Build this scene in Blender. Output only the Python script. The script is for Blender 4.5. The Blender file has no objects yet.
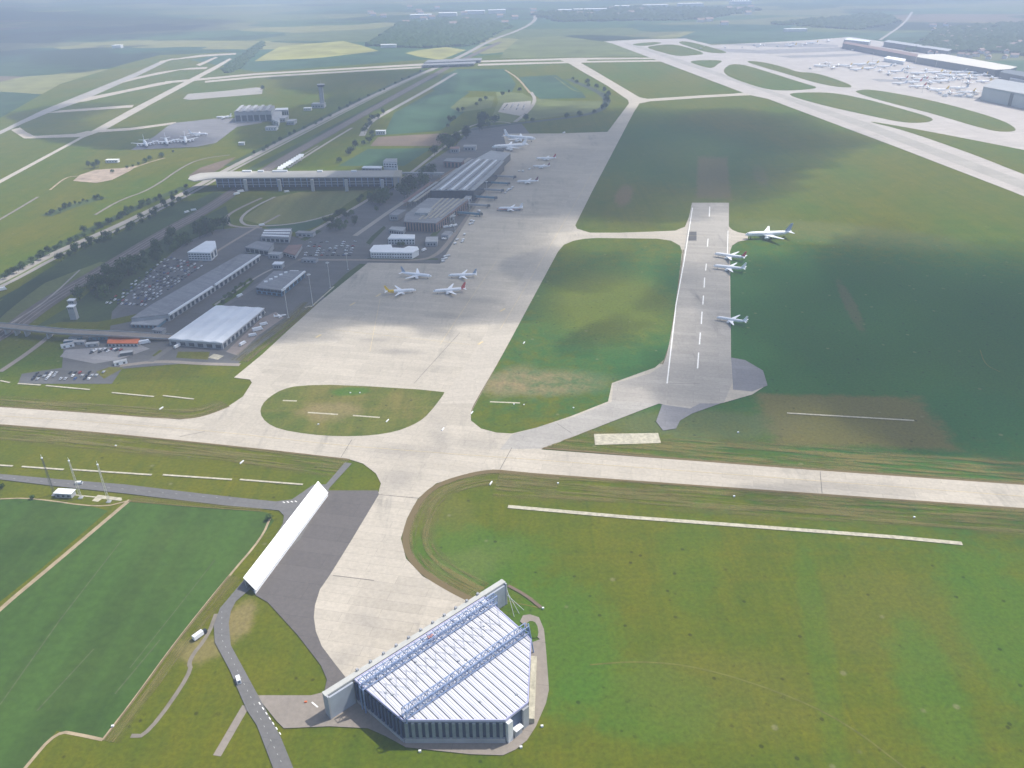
import bpy, bmesh, math, random
import numpy as np
from mathutils import Vector, Matrix, noise
from mathutils.geometry import tessellate_polygon
rnd = random.Random(7)
PI = math.pi
S = bpy.context.scene
COL = S.collection

# ------------------------------------------------------------------ camera
H = 345.0
FPX = 800.0
PITCH = math.radians(27.9)
ROLL = math.radians(1.0)
FWD = Vector((0, math.cos(PITCH), -math.sin(PITCH)))
U0 = Vector((0, math.sin(PITCH), math.cos(PITCH)))
R0 = Vector((1, 0, 0))
RGT = math.cos(ROLL) * R0 - math.sin(ROLL) * U0
UPV = math.cos(ROLL) * U0 + math.sin(ROLL) * R0
cd = bpy.data.cameras.new('camera'); cam = bpy.data.objects.new('camera', cd); COL.objects.link(cam)
cd.sensor_width = 36.0; cd.lens = 36.0 * FPX / 1024.0
cd.clip_start = 1.0; cd.clip_end = 60000.0
M = Matrix((RGT, UPV, -FWD)).transposed().to_4x4(); M.translation = Vector((0, 0, H))
cam.matrix_world = M
S.camera = cam

def G(px, py, z=0.0):
    """a spot of the place (metres, at height z) from the line of sight of a surveyed image point"""
    d = FPX * FWD + (px - 512) * RGT - (py - 384) * UPV
    if d.z > -6.0: d.z = -6.0
    t = (z - H) / d.z
    return Vector((d.x * t, d.y * t, z))

# ------------------------------------------------------------------ world
SUN_EL = math.radians(56); SUN_AZ = math.radians(66)      # azimuth clockwise from +Y
sdir = Vector((math.sin(SUN_AZ) * math.cos(SUN_EL), math.cos(SUN_AZ) * math.cos(SUN_EL), math.sin(SUN_EL)))
w = bpy.data.worlds.new('World'); S.world = w; w.use_nodes = True
nt = w.node_tree; nt.nodes.clear()
sky = nt.nodes.new('ShaderNodeTexSky'); sky.sky_type = 'NISHITA'; sky.sun_disc = False
sky.sun_elevation = SUN_EL; sky.sun_rotation = SUN_AZ
sky.dust_density = 2.0; sky.air_density = 1.0
bg = nt.nodes.new('ShaderNodeBackground'); bg.inputs[1].default_value = 0.15
wo = nt.nodes.new('ShaderNodeOutputWorld')
nt.links.new(sky.outputs[0], bg.inputs[0]); nt.links.new(bg.outputs[0], wo.inputs[0])
ld = bpy.data.lights.new('sun', 'SUN'); ld.energy = 4.2; ld.angle = math.radians(0.53); ld.color = (1.0, 0.96, 0.88)
lo = bpy.data.objects.new('sun', ld); COL.objects.link(lo)
lo.rotation_euler = (-sdir).to_track_quat('-Z', 'Y').to_euler(); lo.location = (0, 0, 2000)
S.view_settings.view_transform = 'Standard'; S.view_settings.look = 'None'
S.view_settings.gamma = 1.0; S.view_settings.exposure = EXPOSURE if 'EXPOSURE' in globals() else 0.32
S.view_settings.use_curve_mapping = False
S.render.engine = 'CYCLES'
cy = S.cycles
cy.max_bounces = 4; cy.diffuse_bounces = 2; cy.glossy_bounces = 2; cy.transparent_max_bounces = 8; cy.volume_bounces = 2
cy.use_denoising = True; cy.use_adaptive_sampling = True; cy.adaptive_threshold = 0.01
try: cy.denoiser = 'OPENIMAGEDENOISE'
except Exception: pass

# ------------------------------------------------------------------ materials
def newmat(name):
    m = bpy.data.materials.new(name); m.use_nodes = True
    return m, m.node_tree, m.node_tree.nodes['Principled BSDF']

class NB:
    """small helper for node graphs"""
    def __init__(s, t): s.t = t
    def n(s, typ, **kw):
        x = s.t.nodes.new(typ)
        for k, v in kw.items(): setattr(x, k, v)
        return x
    def lk(s, a, b): s.t.links.new(a, b)
    def coord(s): return s.n('ShaderNodeTexCoord').outputs['Object']
    def noise(s, vec, scale, detail=4, rough=0.6, dist=0.0):
        x = s.n('ShaderNodeTexNoise'); x.inputs['Scale'].default_value = scale
        x.inputs['Detail'].default_value = detail; x.inputs['Roughness'].default_value = rough
        x.inputs['Distortion'].default_value = dist; s.lk(vec, x.inputs['Vector']); return x.outputs['Fac']
    def scl(s, vec, sc, rot=0.0, loc=(0, 0, 0)):
        x = s.n('ShaderNodeMapping'); x.inputs['Scale'].default_value = sc; x.inputs['Rotation'].default_value = (0, 0, rot)
        x.inputs['Location'].default_value = loc
        s.lk(vec, x.inputs['Vector']); return x.outputs[0]
    def ramp(s, fac, stops, interp='LINEAR'):
        x = s.n('ShaderNodeValToRGB'); e = x.color_ramp.elements; x.color_ramp.interpolation = interp
        while len(e) > 1: e.remove(e[0])
        e[0].position, e[0].color = stops[0][0], (*stops[0][1], 1)
        for p, c in stops[1:]: q = e.new(p); q.color = (*c, 1)
        s.lk(fac, x.inputs[0]); return x.outputs[0]
    def rng(s, v, a, b, c=0.0, d=1.0, smooth=True):
        x = s.n('ShaderNodeMapRange'); x.interpolation_type = 'SMOOTHSTEP' if smooth else 'LINEAR'
        s.lk(v, x.inputs[0])
        for i, q in enumerate((a, b, c, d)): x.inputs[1 + i].default_value = q
        return x.outputs[0]
    def math(s, op, a, b=None):
        x = s.n('ShaderNodeMath', operation=op)
        for i, q in enumerate((a, b)):
            if q is None: continue
            if isinstance(q, (int, float)): x.inputs[i].default_value = q
            else: s.lk(q, x.inputs[i])
        return x.outputs[0]
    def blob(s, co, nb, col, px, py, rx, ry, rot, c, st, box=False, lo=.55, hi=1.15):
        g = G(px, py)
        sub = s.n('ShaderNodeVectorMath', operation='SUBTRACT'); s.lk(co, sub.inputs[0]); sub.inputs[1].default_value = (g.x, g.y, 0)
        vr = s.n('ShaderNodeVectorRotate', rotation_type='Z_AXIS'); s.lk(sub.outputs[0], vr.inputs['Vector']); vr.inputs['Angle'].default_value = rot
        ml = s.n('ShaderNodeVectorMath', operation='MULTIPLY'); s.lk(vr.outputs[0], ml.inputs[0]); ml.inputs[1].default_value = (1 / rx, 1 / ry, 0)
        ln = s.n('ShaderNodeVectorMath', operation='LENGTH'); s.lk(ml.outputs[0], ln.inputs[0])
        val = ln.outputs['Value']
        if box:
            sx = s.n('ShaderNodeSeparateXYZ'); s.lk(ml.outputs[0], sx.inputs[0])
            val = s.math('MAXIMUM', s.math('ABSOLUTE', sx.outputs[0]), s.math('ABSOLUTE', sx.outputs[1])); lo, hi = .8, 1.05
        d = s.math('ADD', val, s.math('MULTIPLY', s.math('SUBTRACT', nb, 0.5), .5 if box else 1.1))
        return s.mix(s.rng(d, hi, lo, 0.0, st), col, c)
    def mix(s, fac, a, b, mode='MIX'):
        x = s.n('ShaderNodeMix', data_type='RGBA', blend_type=mode)
        for i, q in ((0, fac), (6, a), (7, b)):
            if isinstance(q, (int, float)): x.inputs[i].default_value = q
            elif isinstance(q, tuple): x.inputs[i].default_value = (*q, 1)
            else: s.lk(q, x.inputs[i])
        return x.outputs[2]

def plain(name, c, rough=0.7, var=0.12, scale=0.15, metal=0.0, spec=0.3):
    """one paint or material with weathering"""
    m, t, p = newmat(name); b = NB(t)
    f = b.noise(b.coord(), scale, 5, 0.65)
    lo_ = tuple(max(0, x * (1 - var)) for x in c); hi = tuple(min(1, x * (1 + var)) for x in c)
    b.lk(b.ramp(f, [(0.3, lo_), (0.7, hi)]), p.inputs['Base Color'])
    p.inputs['Roughness'].default_value = rough; p.inputs['Metallic'].default_value = metal
    p.inputs['Specular IOR Level'].default_value = spec
    return m

MG = math.atan2(713 - 512, 905)        # direction of the apron and the old runway
def concrete(name, c, tone=0.10, rot=MG, slab=7.5, stain=0.35, dark=(0.16, 0.155, 0.14), blobs=()):
    m, t, p = newmat(name); b = NB(t); co = b.coord()
    rc = b.scl(co, (1, 1, 1), rot)
    br = b.n('ShaderNodeTexBrick'); b.lk(rc, br.inputs['Vector']); br.offset = 0.5
    br.inputs['Scale'].default_value = 1.0; br.inputs['Mortar Size'].default_value = 0.12
    br.inputs['Brick Width'].default_value = slab * 6; br.inputs['Row Height'].default_value = slab
    br.inputs['Color1'].default_value = (*[x * (1 - tone) for x in c], 1); br.inputs['Color2'].default_value = (*[x * (1 + tone) for x in c], 1)
    br.inputs['Mortar'].default_value = (*[x * .72 for x in c], 1)
    st = b.noise(b.scl(co, (1, 0.12, 1), rot), 0.05, 6, 0.7)
    st2 = b.noise(co, 0.012, 5, 0.65)
    f = b.math('MULTIPLY', b.rng(st, 0.5, 0.75), b.rng(st2, 0.42, 0.62))
    c1 = b.mix(b.math('MULTIPLY', f, stain), br.outputs['Color'], dark)
    pt = b.n('ShaderNodeTexVoronoi', feature='F1', distance='CHEBYCHEV'); b.lk(rc, pt.inputs['Vector']); pt.inputs['Scale'].default_value = 1 / (slab * 7)
    ps = b.n('ShaderNodeSeparateColor'); b.lk(pt.outputs['Color'], ps.inputs[0])
    c1 = b.mix(1.0, c1, b.rng(ps.outputs[0], 0, 1, .945, 1.03, False), 'MULTIPLY')
    c1 = b.mix(b.rng(b.noise(co, 1 / 45, 7, 0.72, .5), .45, .72, 0, .22), c1, tuple(x * .62 for x in c))
    nb = b.noise(co, 1 / 16, 5, .7)
    for bl in blobs: c1 = b.blob(co, nb, c1, *bl, lo=.1)
    f3 = b.rng(b.noise(co, 0.4, 4, 0.7), 0.3, 0.75, 0.90, 1.08)
    b.lk(b.mix(1.0, c1, f3, 'MULTIPLY'), p.inputs['Base Color'])
    p.inputs['Roughness'].default_value = 0.85; p.inputs['Specular IOR Level'].default_value = 0.25
    return m

def grass(name, lush, mid, dry, blobs=(), big=1 / 220, stripes=True):
    m, t, p = newmat(name); b = NB(t); co = b.coord()
    n1 = b.noise(b.scl(co, (1, 0.6, 1), 0.3), big, 7, 0.62, 0.6)
    n2 = b.noise(co, 1 / 22, 5, 0.65)
    n3 = b.noise(co, 1 / 2.5, 4, 0.7)
    col = b.ramp(n1, [(0.36, lush), (0.5, mid), (0.66, dry)])
    c2 = b.ramp(n2, [(0.3, tuple(x * .74 for x in lush)), (0.7, tuple(x * 1.22 for x in dry))])
    col = b.mix(0.34, col, c2)
    if stripes:
        ns = b.noise(b.scl(co, (1 / 7, 1 / 700, 1), MG), 1.0, 3, 0.6)
        col = b.mix(b.rng(ns, 0.45, 0.7, 0.0, 0.3), col, tuple(x * 0.72 for x in lush))
        ns2 = b.noise(b.scl(co, (1 / 900, 1 / 9, 1), 0.1), 1.0, 3, 0.6)
        col = b.mix(b.rng(ns2, 0.5, 0.72, 0.0, 0.28), col, dry)
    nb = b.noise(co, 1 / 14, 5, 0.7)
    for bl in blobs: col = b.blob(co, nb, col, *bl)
    f3 = b.rng(n3, 0.25, 0.75, 0.78, 1.22)
    vo = b.n('ShaderNodeTexVoronoi', feature='F1'); b.lk(co, vo.inputs['Vector']); vo.inputs['Scale'].default_value = 1 / 15
    tf = b.math('MULTIPLY', b.rng(vo.outputs['Distance'], 0.05, 0.11, 0.5, 1.0), 1.0)
    pale = b.n('ShaderNodeTexVoronoi', feature='F1'); b.lk(b.scl(co, (1, 1, 1), .7, (31, 7, 0)), pale.inputs['Vector']); pale.inputs['Scale'].default_value = 1 / 24
    col = b.mix(b.rng(pale.outputs['Distance'], 0.10, 0.04, 0.0, .5), col, (0.20, 0.19, 0.10))
    sp = b.math('MULTIPLY', tf, b.rng(b.noise(co, 1 / 5.5, 3, 0.6), 0.62, 0.72, 1.0, 0.72))
    b.lk(b.mix(1.0, b.mix(1.0, col, f3, 'MULTIPLY'), sp, 'MULTIPLY'), p.inputs['Base Color'])
    p.inputs['Roughness'].default_value = 0.95; p.inputs['Specular IOR Level'].default_value = 0.1
    return m

# ------------------------------------------------------------------ mesh + object helpers
class MB:
    def __init__(s): s.v = []; s.f = []; s.m = []
    def add(s, vs, fs, mi=0):
        o = len(s.v); s.v += [tuple(x) for x in vs]
        for f in fs: s.f.append(tuple(i + o for i in f)); s.m.append(mi)
    def prism(s, pts, z0, z1, mi=0, top=True, bot=True, mtop=None):
        n = len(pts); pts = [Vector((p[0], p[1], 0)) for p in pts]
        ar = sum(pts[i].x * pts[(i + 1) % n].y - pts[(i + 1) % n].x * pts[i].y for i in range(n))
        if ar < 0: pts = pts[::-1]
        vs = [(p.x, p.y, z0) for p in pts] + [(p.x, p.y, z1) for p in pts]
        s.add(vs, [(i, (i + 1) % n, n + (i + 1) % n, n + i) for i in range(n)], mi)
        if top: s.add([(p.x, p.y, z1) for p in pts], [tuple(range(n))], mi if mtop is None else mtop)
        if bot: s.add([(p.x, p.y, z0) for p in pts], [tuple(range(n))[::-1]], mi)
    def box(s, c, d, rot=0.0, mi=0):
        """c = centre of base"""
        cx, cy_, cz = c; a, b_, h = d; co, si = math.cos(rot), math.sin(rot)
        p = [(cx + x * co - y * si, cy_ + x * si + y * co) for x, y in ((-a / 2, -b_ / 2), (a / 2, -b_ / 2), (a / 2, b_ / 2), (-a / 2, b_ / 2))]
        s.prism(p, cz, cz + h, mi)
    def tube(s, a, b_, r, n=6, r2=None, mi=0, cap=True):
        a = Vector(a); b_ = Vector(b_); d = (b_ - a)
        if d.length < 1e-6: return
        q = d.to_track_quat('Z', 'Y'); r2 = r if r2 is None else r2; vs = []
        for c, rr in ((a, r), (b_, r2)):
            for k in range(n):
                t = 2 * PI * k / n + PI / n; vs.append(c + q @ Vector((math.cos(t) * rr, math.sin(t) * rr, 0)))
        fs = [(k, (k + 1) % n, n + (k + 1) % n, n + k) for k in range(n)]
        if cap: fs += [tuple(range(n))[::-1], tuple(range(n, 2 * n))]
        s.add(vs, fs, mi)
    def lathe(s, prof, axis='X', n=14, mi=0):
        """prof: list of (pos, radius, zoff)"""
        vs = []
        for x, r, zo in prof:
            for k in range(n):
                t = 2 * PI * k / n; vs.append((x, math.cos(t) * r, math.sin(t) * r + zo))
        fs = []
        for i in range(len(prof) - 1):
            for k in range(n): fs.append((i * n + k, (i + 1) * n + k, (i + 1) * n + (k + 1) % n, i * n + (k + 1) % n))
        fs += [tuple(range(n)), tuple(range((len(prof) - 1) * n, len(prof) * n))[::-1]]
        s.add(vs, fs, mi)
    def slab(s, quad, th, mi=0):
        """a thick sheet from 4 (or more) 3-D points"""
        q = [Vector(x) for x in quad]; nrm = (q[1] - q[0]).cross(q[2] - q[0]).normalized() * th / 2; n = len(q)
        s.add([x + nrm for x in q] + [x - nrm for x in q],
              [tuple(range(n)), tuple(range(n, 2 * n))[::-1]] + [(i, n + i, n + (i + 1) % n, (i + 1) % n) for i in range(n)], mi)
    def build(s, name, mats, parent=None, origin=None, smooth=False):
        if origin is not None: o = Vector(origin)
        elif parent is not None: o = (parent.parent or parent).location.copy()
        else: o = Vector((0, 0, 0))
        me = bpy.data.meshes.new(name)
        me.from_pydata([(v[0] - o.x, v[1] - o.y, v[2] - o.z) for v in s.v], [], s.f)
        if not isinstance(mats, (list, tuple)): mats = [mats]
        for m in mats: me.materials.append(m)
        me.polygons.foreach_set('material_index', s.m)
        if smooth: me.polygons.foreach_set('use_smooth', [True] * len(s.f))
        me.update()
        ob = bpy.data.objects.new(name, me); COL.objects.link(ob)
        if parent is not None: ob.parent = parent
        elif origin is not None: ob.location = o
        return ob

def tag(o, label, cat, group=None):
    o['label'] = label; o['category'] = cat
    if group: o['group'] = group
    return o
def thing(name, label, cat, loc, group=None, rot=0.0):
    o = bpy.data.objects.new(name, None); COL.objects.link(o); o.location = loc; o.rotation_euler = (0, 0, rot)
    o.empty_display_size = 2
    return tag(o, label, cat, group)
KIDS = {}
def dup(root, loc, rot, label=None, group=None, scale=None, repl=None):
    r = root.copy(); COL.objects.link(r); r.location = loc; r.rotation_euler = (0, 0, rot)
    if scale: r.scale = (scale,) * 3
    if label: r['label'] = label
    if group: r['group'] = group
    for ch in KIDS.setdefault(root.name, [c for c in root.children]):
        c = ch.copy(); COL.objects.link(c); c.parent = r
        if repl:
            for k, mt in repl.items():
                if ch.name.split('.')[0] == k:
                    c.data = ch.data.copy(); c.data.materials[0] = mt
    return r

def chaikin(pts, it=2):
    p = [Vector((x[0], x[1])) for x in pts]
    for _ in range(it):
        q = []
        for i in range(len(p)):
            a, b_ = p[i], p[(i + 1) % len(p)]
            if (a - b_).length < 1e-6: q += [a, b_]; continue
            q += [a * .75 + b_ * .25, a * .25 + b_ * .75]
        p = q
    out = []
    for x in p:
        if not out or (x - out[-1]).length > 1e-4: out.append(x)
    if (out[0] - out[-1]).length < 1e-4: out.pop()
    return out
LAYER = [0.0]
def sheet(name, px, mat, z, smooth=0, ground=False, kind='structure', th=0.0):
    """a flat area of ground traced from its outline; ground=True: px already in metres"""
    pts = [(p[0], p[1]) for p in px] if ground else [tuple(G(*p)[:2]) for p in px]
    if smooth: pts = [tuple(v) for v in chaikin(pts, smooth)]
    LAYER[0] += 0.0007; z = z + LAYER[0]
    v3 = [Vector((x, y, z)) for x, y in pts]
    tris = tessellate_polygon([v3])
    mb = MB(); fs = []
    for t in tris:
        a, b_, c = (v3[i] for i in t)
        if (b_ - a).cross(c - a).z < 0: t = (t[0], t[2], t[1])
        fs.append(tuple(t))
    mb.add(v3, fs)
    o = mb.build(name, mat); o['kind'] = kind
    return o
def strokepts(px, w, ground=False):
    """outline of a band of width w (m) along an image path"""
    p = [Vector((q[0], q[1])) for q in px] if ground else [G(*q).to_2d() for q in px]
    ws = w if isinstance(w, (list, tuple)) else [w] * len(p)
    L, R = [], []
    for i in range(len(p)):
        a = p[max(0, i - 1)]; c = p[min(len(p) - 1, i + 1)]; d = (c - a).normalized(); n = Vector((-d.y, d.x)) * ws[i] / 2
        L.append(p[i] + n); R.append(p[i] - n)
    return L + R[::-1]
def subdiv(px, it=2):
    """smooth open path"""
    p = [Vector(q) for q in px]
    for _ in range(it):
        q = [p[0]]
        for i in range(len(p) - 1):
            q += [p[i] * .75 + p[i + 1] * .25, p[i] * .25 + p[i + 1] * .75]
        q.append(p[-1]); p = q
    return [tuple(x) for x in p]
def strip(name, px, w, mat, z, sm=True, kind='structure'):
    q = [G(*p)[:2] for p in px]
    if sm and len(q) > 2: q = subdiv(q, 2)
    return sheet(name, strokepts(q, w, True), mat, z, ground=True, kind=kind)
# ------------------------------------------------------------------ materials of the ground
LUSH = (0.056, 0.106, 0.002); MID = (0.082, 0.103, 0.001); DRY = (0.120, 0.112, 0.001)
BROWN = (0.25, 0.185, 0.09); SOIL = (0.21, 0.16, 0.09); GREEN2 = (0.050, 0.125, 0.008)
blobs = [
    (545, 383, 74, 30, 0.0, BROWN, .95), (510, 380, 20, 40, 0.5, BROWN, .6),
    (713, 176, 5, 5, MG, (0.19, 0.11, 0.055), .05), (624, 195, 16, 80, 0.2, (.2, .12, .06), .6), (760, 175, 14, 90, .2, (.17, .12, .06), .4),
    (440, 520, 28, 60, -0.35, (0.12, 0.12, 0.02), .5), (440, 580, 60, 22, -0.6, BROWN, .35),
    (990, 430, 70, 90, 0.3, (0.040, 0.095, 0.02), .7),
    (470, 560, 60, 40, 0.1, GREEN2, .6), (560, 640, 40, 60, 0.0, GREEN2, .6), (640, 700, 50, 30, 0.2, GREEN2, .5),
    (575, 425, 60, 14, 0.1, DRY, .7), (850, 235, 180, 60, 0.4, (0.13, 0.14, 0.04), .6),
    (720, 690, 60, 35, 0.1, (0.112, 0.112, 0.014), .35), (900, 620, 60, 50, 0.0, (0.108, 0.112, 0.014), .35),
    (890, 330, 470, 330, 0.0, (0.018, 0.100, 0.022), .8), (660, 150, 260, 330, 0.0, (0.022, 0.10, 0.022), .5), (612, 305, 85, 120, 0, (0.12, 0.13, 0.006), .7), (818, 640, 9, 110, MG, GREEN2, .3), (930, 690, 20, 60, MG, GREEN2, .5), (690, 560, 24, 60, MG, GREEN2, .25), (1000, 620, 30, 90, MG, GREEN2, .5),  # largest dark green blob: cloud shade on the right field painted into the grass
    (850, 420, 76, 46, 0.08, (0.15, 0.108, 0.032), .7, True), (850, 305, 8, 85, 0.2, (0.13, .10, .05), .5), (713, 176, 30, 170, MG, (0.15, 0.105, 0.05), .62, True),
    (200, 650, 18, 12, 0.0, BROWN, .5), (700, 425, 90, 30, 0.05, (0.12, 0.115, 0.05), .5), (240, 620, 10, 18, 0.0, BROWN, .6),
]
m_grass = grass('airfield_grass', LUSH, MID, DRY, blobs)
m_verge = grass('dry_verge_grass', MID, DRY, (0.15, 0.14, 0.06), [], 1 / 60)
m_island = grass('island_grass', (0.06, 0.10, 0.008), (0.11, 0.125, 0.016), (0.17, 0.14, 0.035), [(350, 392, 20, 10, 0, GREEN2, .8), (330, 412, 30, 20, 0, BROWN, .5)], 1 / 50)

def crop(name, c, rot=0.0, per=12, amt=.2, c2=None):
    m, t, p = newmat(name); b = NB(t); co = b.coord()
    n1 = b.noise(co, 1 / 160, 6, .6, .4); c2 = c2 or tuple(x * 1.35 for x in c)
    col = b.ramp(n1, [(.35, tuple(x * .78 for x in c)), (.68, c2)])
    r = b.noise(b.scl(co, (1 / per, 1 / 2500, 1), rot), 1.0, 3, .6)
    col = b.mix(b.rng(r, .4, .7, 0, amt), col, tuple(x * 1.6 for x in c))
    n2 = b.rng(b.noise(co, 1 / 5, 4, .7), .25, .75, .85, 1.15)
    b.lk(b.mix(1.0, col, n2, 'MULTIPLY'), p.inputs['Base Color']); p.inputs['Roughness'].default_value = 0.95
    p.inputs['Specular IOR Level'].default_value = 0.1
    return m
m_crop = crop('green_crop', (0.038, 0.080, 0.012), math.radians(-34), 26, .5, (0.062, 0.105, 0.018))
m_teal = crop('young_crop', (0.042, 0.085, 0.042), 0.4, 30, .15)
m_yell = crop('yellow_crop', (0.28, 0.27, 0.08), 0.4, 40, .1)
m_olive = crop('olive_meadow', (0.12, 0.14, 0.045), 0.4, 40, .1)
m_brownf = crop('brown_field', (0.16, 0.12, 0.085), 0.2, 20, .2)
m_dry = crop('dry_meadow', (0.20, 0.19, 0.055), 0.2, 20, .2, (0.13, 0.15, 0.045))

m_scrub = crop('rough_scrub', (0.035, 0.06, 0.022), 0.4, 25, .2, (0.07, 0.10, 0.03))
# patchwork of fields out to the horizon
m_far, t, p = newmat('farmland'); b = NB(t); co = b.coord()
wv = b.n('ShaderNodeVectorMath', operation='ADD'); b.lk(b.scl(co, (1 / 900, 1 / 520, 1), 0.25), wv.inputs[0])
nz = b.n('ShaderNodeTexNoise'); nz.inputs['Scale'].default_value = 1 / 1200; b.lk(co, nz.inputs['Vector'])
mu = b.n('ShaderNodeVectorMath', operation='SCALE'); b.lk(nz.outputs['Color'], mu.inputs[0]); mu.inputs['Scale'].default_value = 1.2
b.lk(mu.outputs[0], wv.inputs[1])
vo = b.n('ShaderNodeTexVoronoi', feature='F1', distance='CHEBYCHEV'); b.lk(wv.outputs[0], vo.inputs['Vector']); vo.inputs['Scale'].default_value = 1.0
sp = b.n('ShaderNodeSeparateColor'); b.lk(vo.outputs['Color'], sp.inputs[0])
fc = b.ramp(sp.outputs[0], [(0.0, (0.035, 0.07, 0.03)), (0.2, (0.05, 0.10, 0.04)), (0.38, (0.10, 0.13, 0.05)), (0.5, (0.03, 0.075, 0.04)), (0.64, (0.13, 0.14, 0.06)),
                            (0.75, (0.045, 0.10, 0.05)), (0.86, (0.20, 0.20, 0.075)), (0.93, (0.15, 0.12, 0.08))], 'CONSTANT')
fn = b.rng(b.noise(co, 1 / 90, 6, .65), .3, .7, .8, 1.2)
fc = b.mix(1.0, fc, fn, 'MULTIPLY')
wd = b.rng(b.noise(co, 1 / 1500, 5, .55), .56, .60)
fc = b.mix(wd, fc, (0.022, 0.04, 0.022))
b.lk(fc, p.inputs['Base Color']); p.inputs['Roughness'].default_value = 1.0; p.inputs['Specular IOR Level'].default_value = 0.05

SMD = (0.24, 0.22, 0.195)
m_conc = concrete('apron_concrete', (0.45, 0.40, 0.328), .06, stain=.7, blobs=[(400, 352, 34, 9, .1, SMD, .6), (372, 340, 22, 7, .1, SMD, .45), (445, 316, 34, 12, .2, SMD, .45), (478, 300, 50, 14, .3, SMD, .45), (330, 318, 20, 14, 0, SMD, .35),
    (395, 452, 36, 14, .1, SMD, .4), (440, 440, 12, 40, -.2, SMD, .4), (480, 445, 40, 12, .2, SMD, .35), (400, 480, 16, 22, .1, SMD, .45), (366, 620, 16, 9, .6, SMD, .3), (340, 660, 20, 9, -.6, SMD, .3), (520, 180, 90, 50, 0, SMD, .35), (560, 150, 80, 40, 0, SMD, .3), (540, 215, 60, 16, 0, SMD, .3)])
m_conc2 = concrete('taxiway_concrete', (0.46, 0.41, 0.34), .04, rot=-0.12, stain=.3)
m_concr = concrete('runway_concrete', (0.455, 0.395, 0.32), .05, rot=-0.11, stain=.6)
m_old = concrete('weathered_runway_surface', (0.36, 0.33, 0.29), .08, stain=.9, dark=(0.15, 0.14, 0.13))
m_apronedge = concrete('grey_apron_strip', (0.36, 0.335, 0.30), .05, stain=.4)
m_asph = concrete('apron_asphalt', (0.125, 0.112, 0.105), .05, stain=.5, dark=(0.08, 0.075, 0.07), slab=14)
m_yard = concrete('yard_asphalt', (0.115, 0.115, 0.115), .1, stain=.5, dark=(0.06, 0.06, 0.06), slab=9)
m_dusk = concrete('north_apron_surface', (0.21, 0.205, 0.215), .06, stain=.5, slab=9)
m_yard2 = concrete('grey_service_surface', (0.27, 0.26, 0.26), .1, stain=.5, dark=(0.12, 0.12, 0.12), slab=9)
m_road = concrete('road_asphalt', (0.15, 0.145, 0.14), .03, stain=.4, dark=(0.09, 0.09, 0.085), slab=30)
m_ring = concrete('hangar_road_surface', (0.26, 0.225, 0.19), .04, stain=.4, dark=(0.15, 0.14, 0.125), slab=30)
m_motor = concrete('motorway_surface', (0.33, 0.30, 0.265), .04, stain=.4, slab=30)
m_sand = plain('sandy_track', (0.33, 0.26, 0.165), .95, .3, .1)
m_lane = plain('grey_gravel_path', (0.20, 0.175, 0.14), .95, .25, .1)
m_ballast = plain('railway_ballast', (0.125, 0.105, 0.09), .95, .25, .08)
m_paint = plain('white_road_paint', (0.80, 0.78, 0.74), .7, .12, .5)
m_pmark = plain('worn_road_marking', (0.45, 0.44, 0.42), .8, .2, .5)
m_ypaint = plain('yellow_road_paint', (0.60, 0.48, 0.26), .7, .2, .5)
m_slabw = plain('pale_concrete_slabs', (0.42, 0.385, 0.29), .85, .3, .35)
m_dark = plain('dark_patch_asphalt', (0.09, 0.085, 0.08), .9, .2, .1)

# ------------------------------------------------------------------ ground
R_ = 24000
gs = MB(); gs.add([(-R_, -R_ / 4, 0), (R_, -R_ / 4, 0), (R_, R_, 0), (-R_, R_, 0)], [(0, 1, 2, 3)])
go = gs.build('farmland', m_far); go['kind'] = 'structure'
zA = 0.06
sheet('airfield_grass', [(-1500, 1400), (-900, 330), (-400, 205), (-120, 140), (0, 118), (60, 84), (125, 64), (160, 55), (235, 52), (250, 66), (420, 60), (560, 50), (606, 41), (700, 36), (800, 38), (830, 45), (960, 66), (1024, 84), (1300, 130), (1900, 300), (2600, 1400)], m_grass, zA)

# fields
F = lambda n, px, m, sm=0: sheet(n, px, m, 0.12, sm)
F('yellow_field', [(250, 64), (266, 54), (281, 46), (343, 41), (360, 45), (379, 51), (345, 55), (318, 58)], m_yell)
F('yellow_field', [(405, 53), (420, 50), (446, 47), (466, 50), (441, 60), (420, 57)], m_yell)
F('field', [(190, 60), (245, 50), (262, 40), (240, 62), (318, 58), (380, 51), (402, 53), (420, 60), (256, 72)], m_teal)
F('field', [(505, 50), (520, 38), (560, 36), (612, 43), (660, 56), (500, 58)], m_olive)
F('field', [(660, 44), (700, 30), (960, 34), (830, 42), (720, 44)], m_teal)
F('field', [(384, 135), (394, 113), (430, 93), (444, 86), (470, 92), (455, 103), (468, 109), (440, 131)], m_teal)
F('field', [(432, 90), (444, 75), (458, 69), (505, 69), (516, 84), (512, 92)], m_teal)
F('meadow', [(450, 108), (462, 98), (495, 96), (491, 108), (460, 112)], m_olive)
F('brown_field', [(370, 146), (378, 137), (448, 133), (440, 146)], m_brownf)
F('field', [(338, 166), (368, 149), (432, 148), (404, 166)], m_teal)
F('field', [(519, 77), (556, 75), (582, 92), (586, 98), (540, 99), (528, 90)], m_teal)
F('meadow', [(496, 92), (522, 93), (532, 98), (560, 101), (605, 101), (600, 112), (560, 116), (515, 122), (490, 122), (498, 102)], m_olive)
F('meadow', [(241, 219), (258, 208), (275, 197), (300, 192), (368, 190), (345, 205), (330, 217), (300, 223), (262, 225)], m_dry)
F('meadow', [(262, 225), (300, 223), (330, 217), (318, 226), (300, 232), (275, 232)], m_teal)
F('scrub', [(-100, 345), (0, 298), (60, 266), (120, 238), (190, 203), (214, 192), (226, 194), (170, 226), (100, 266), (20, 318), (-80, 372)], m_scrub)
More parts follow.
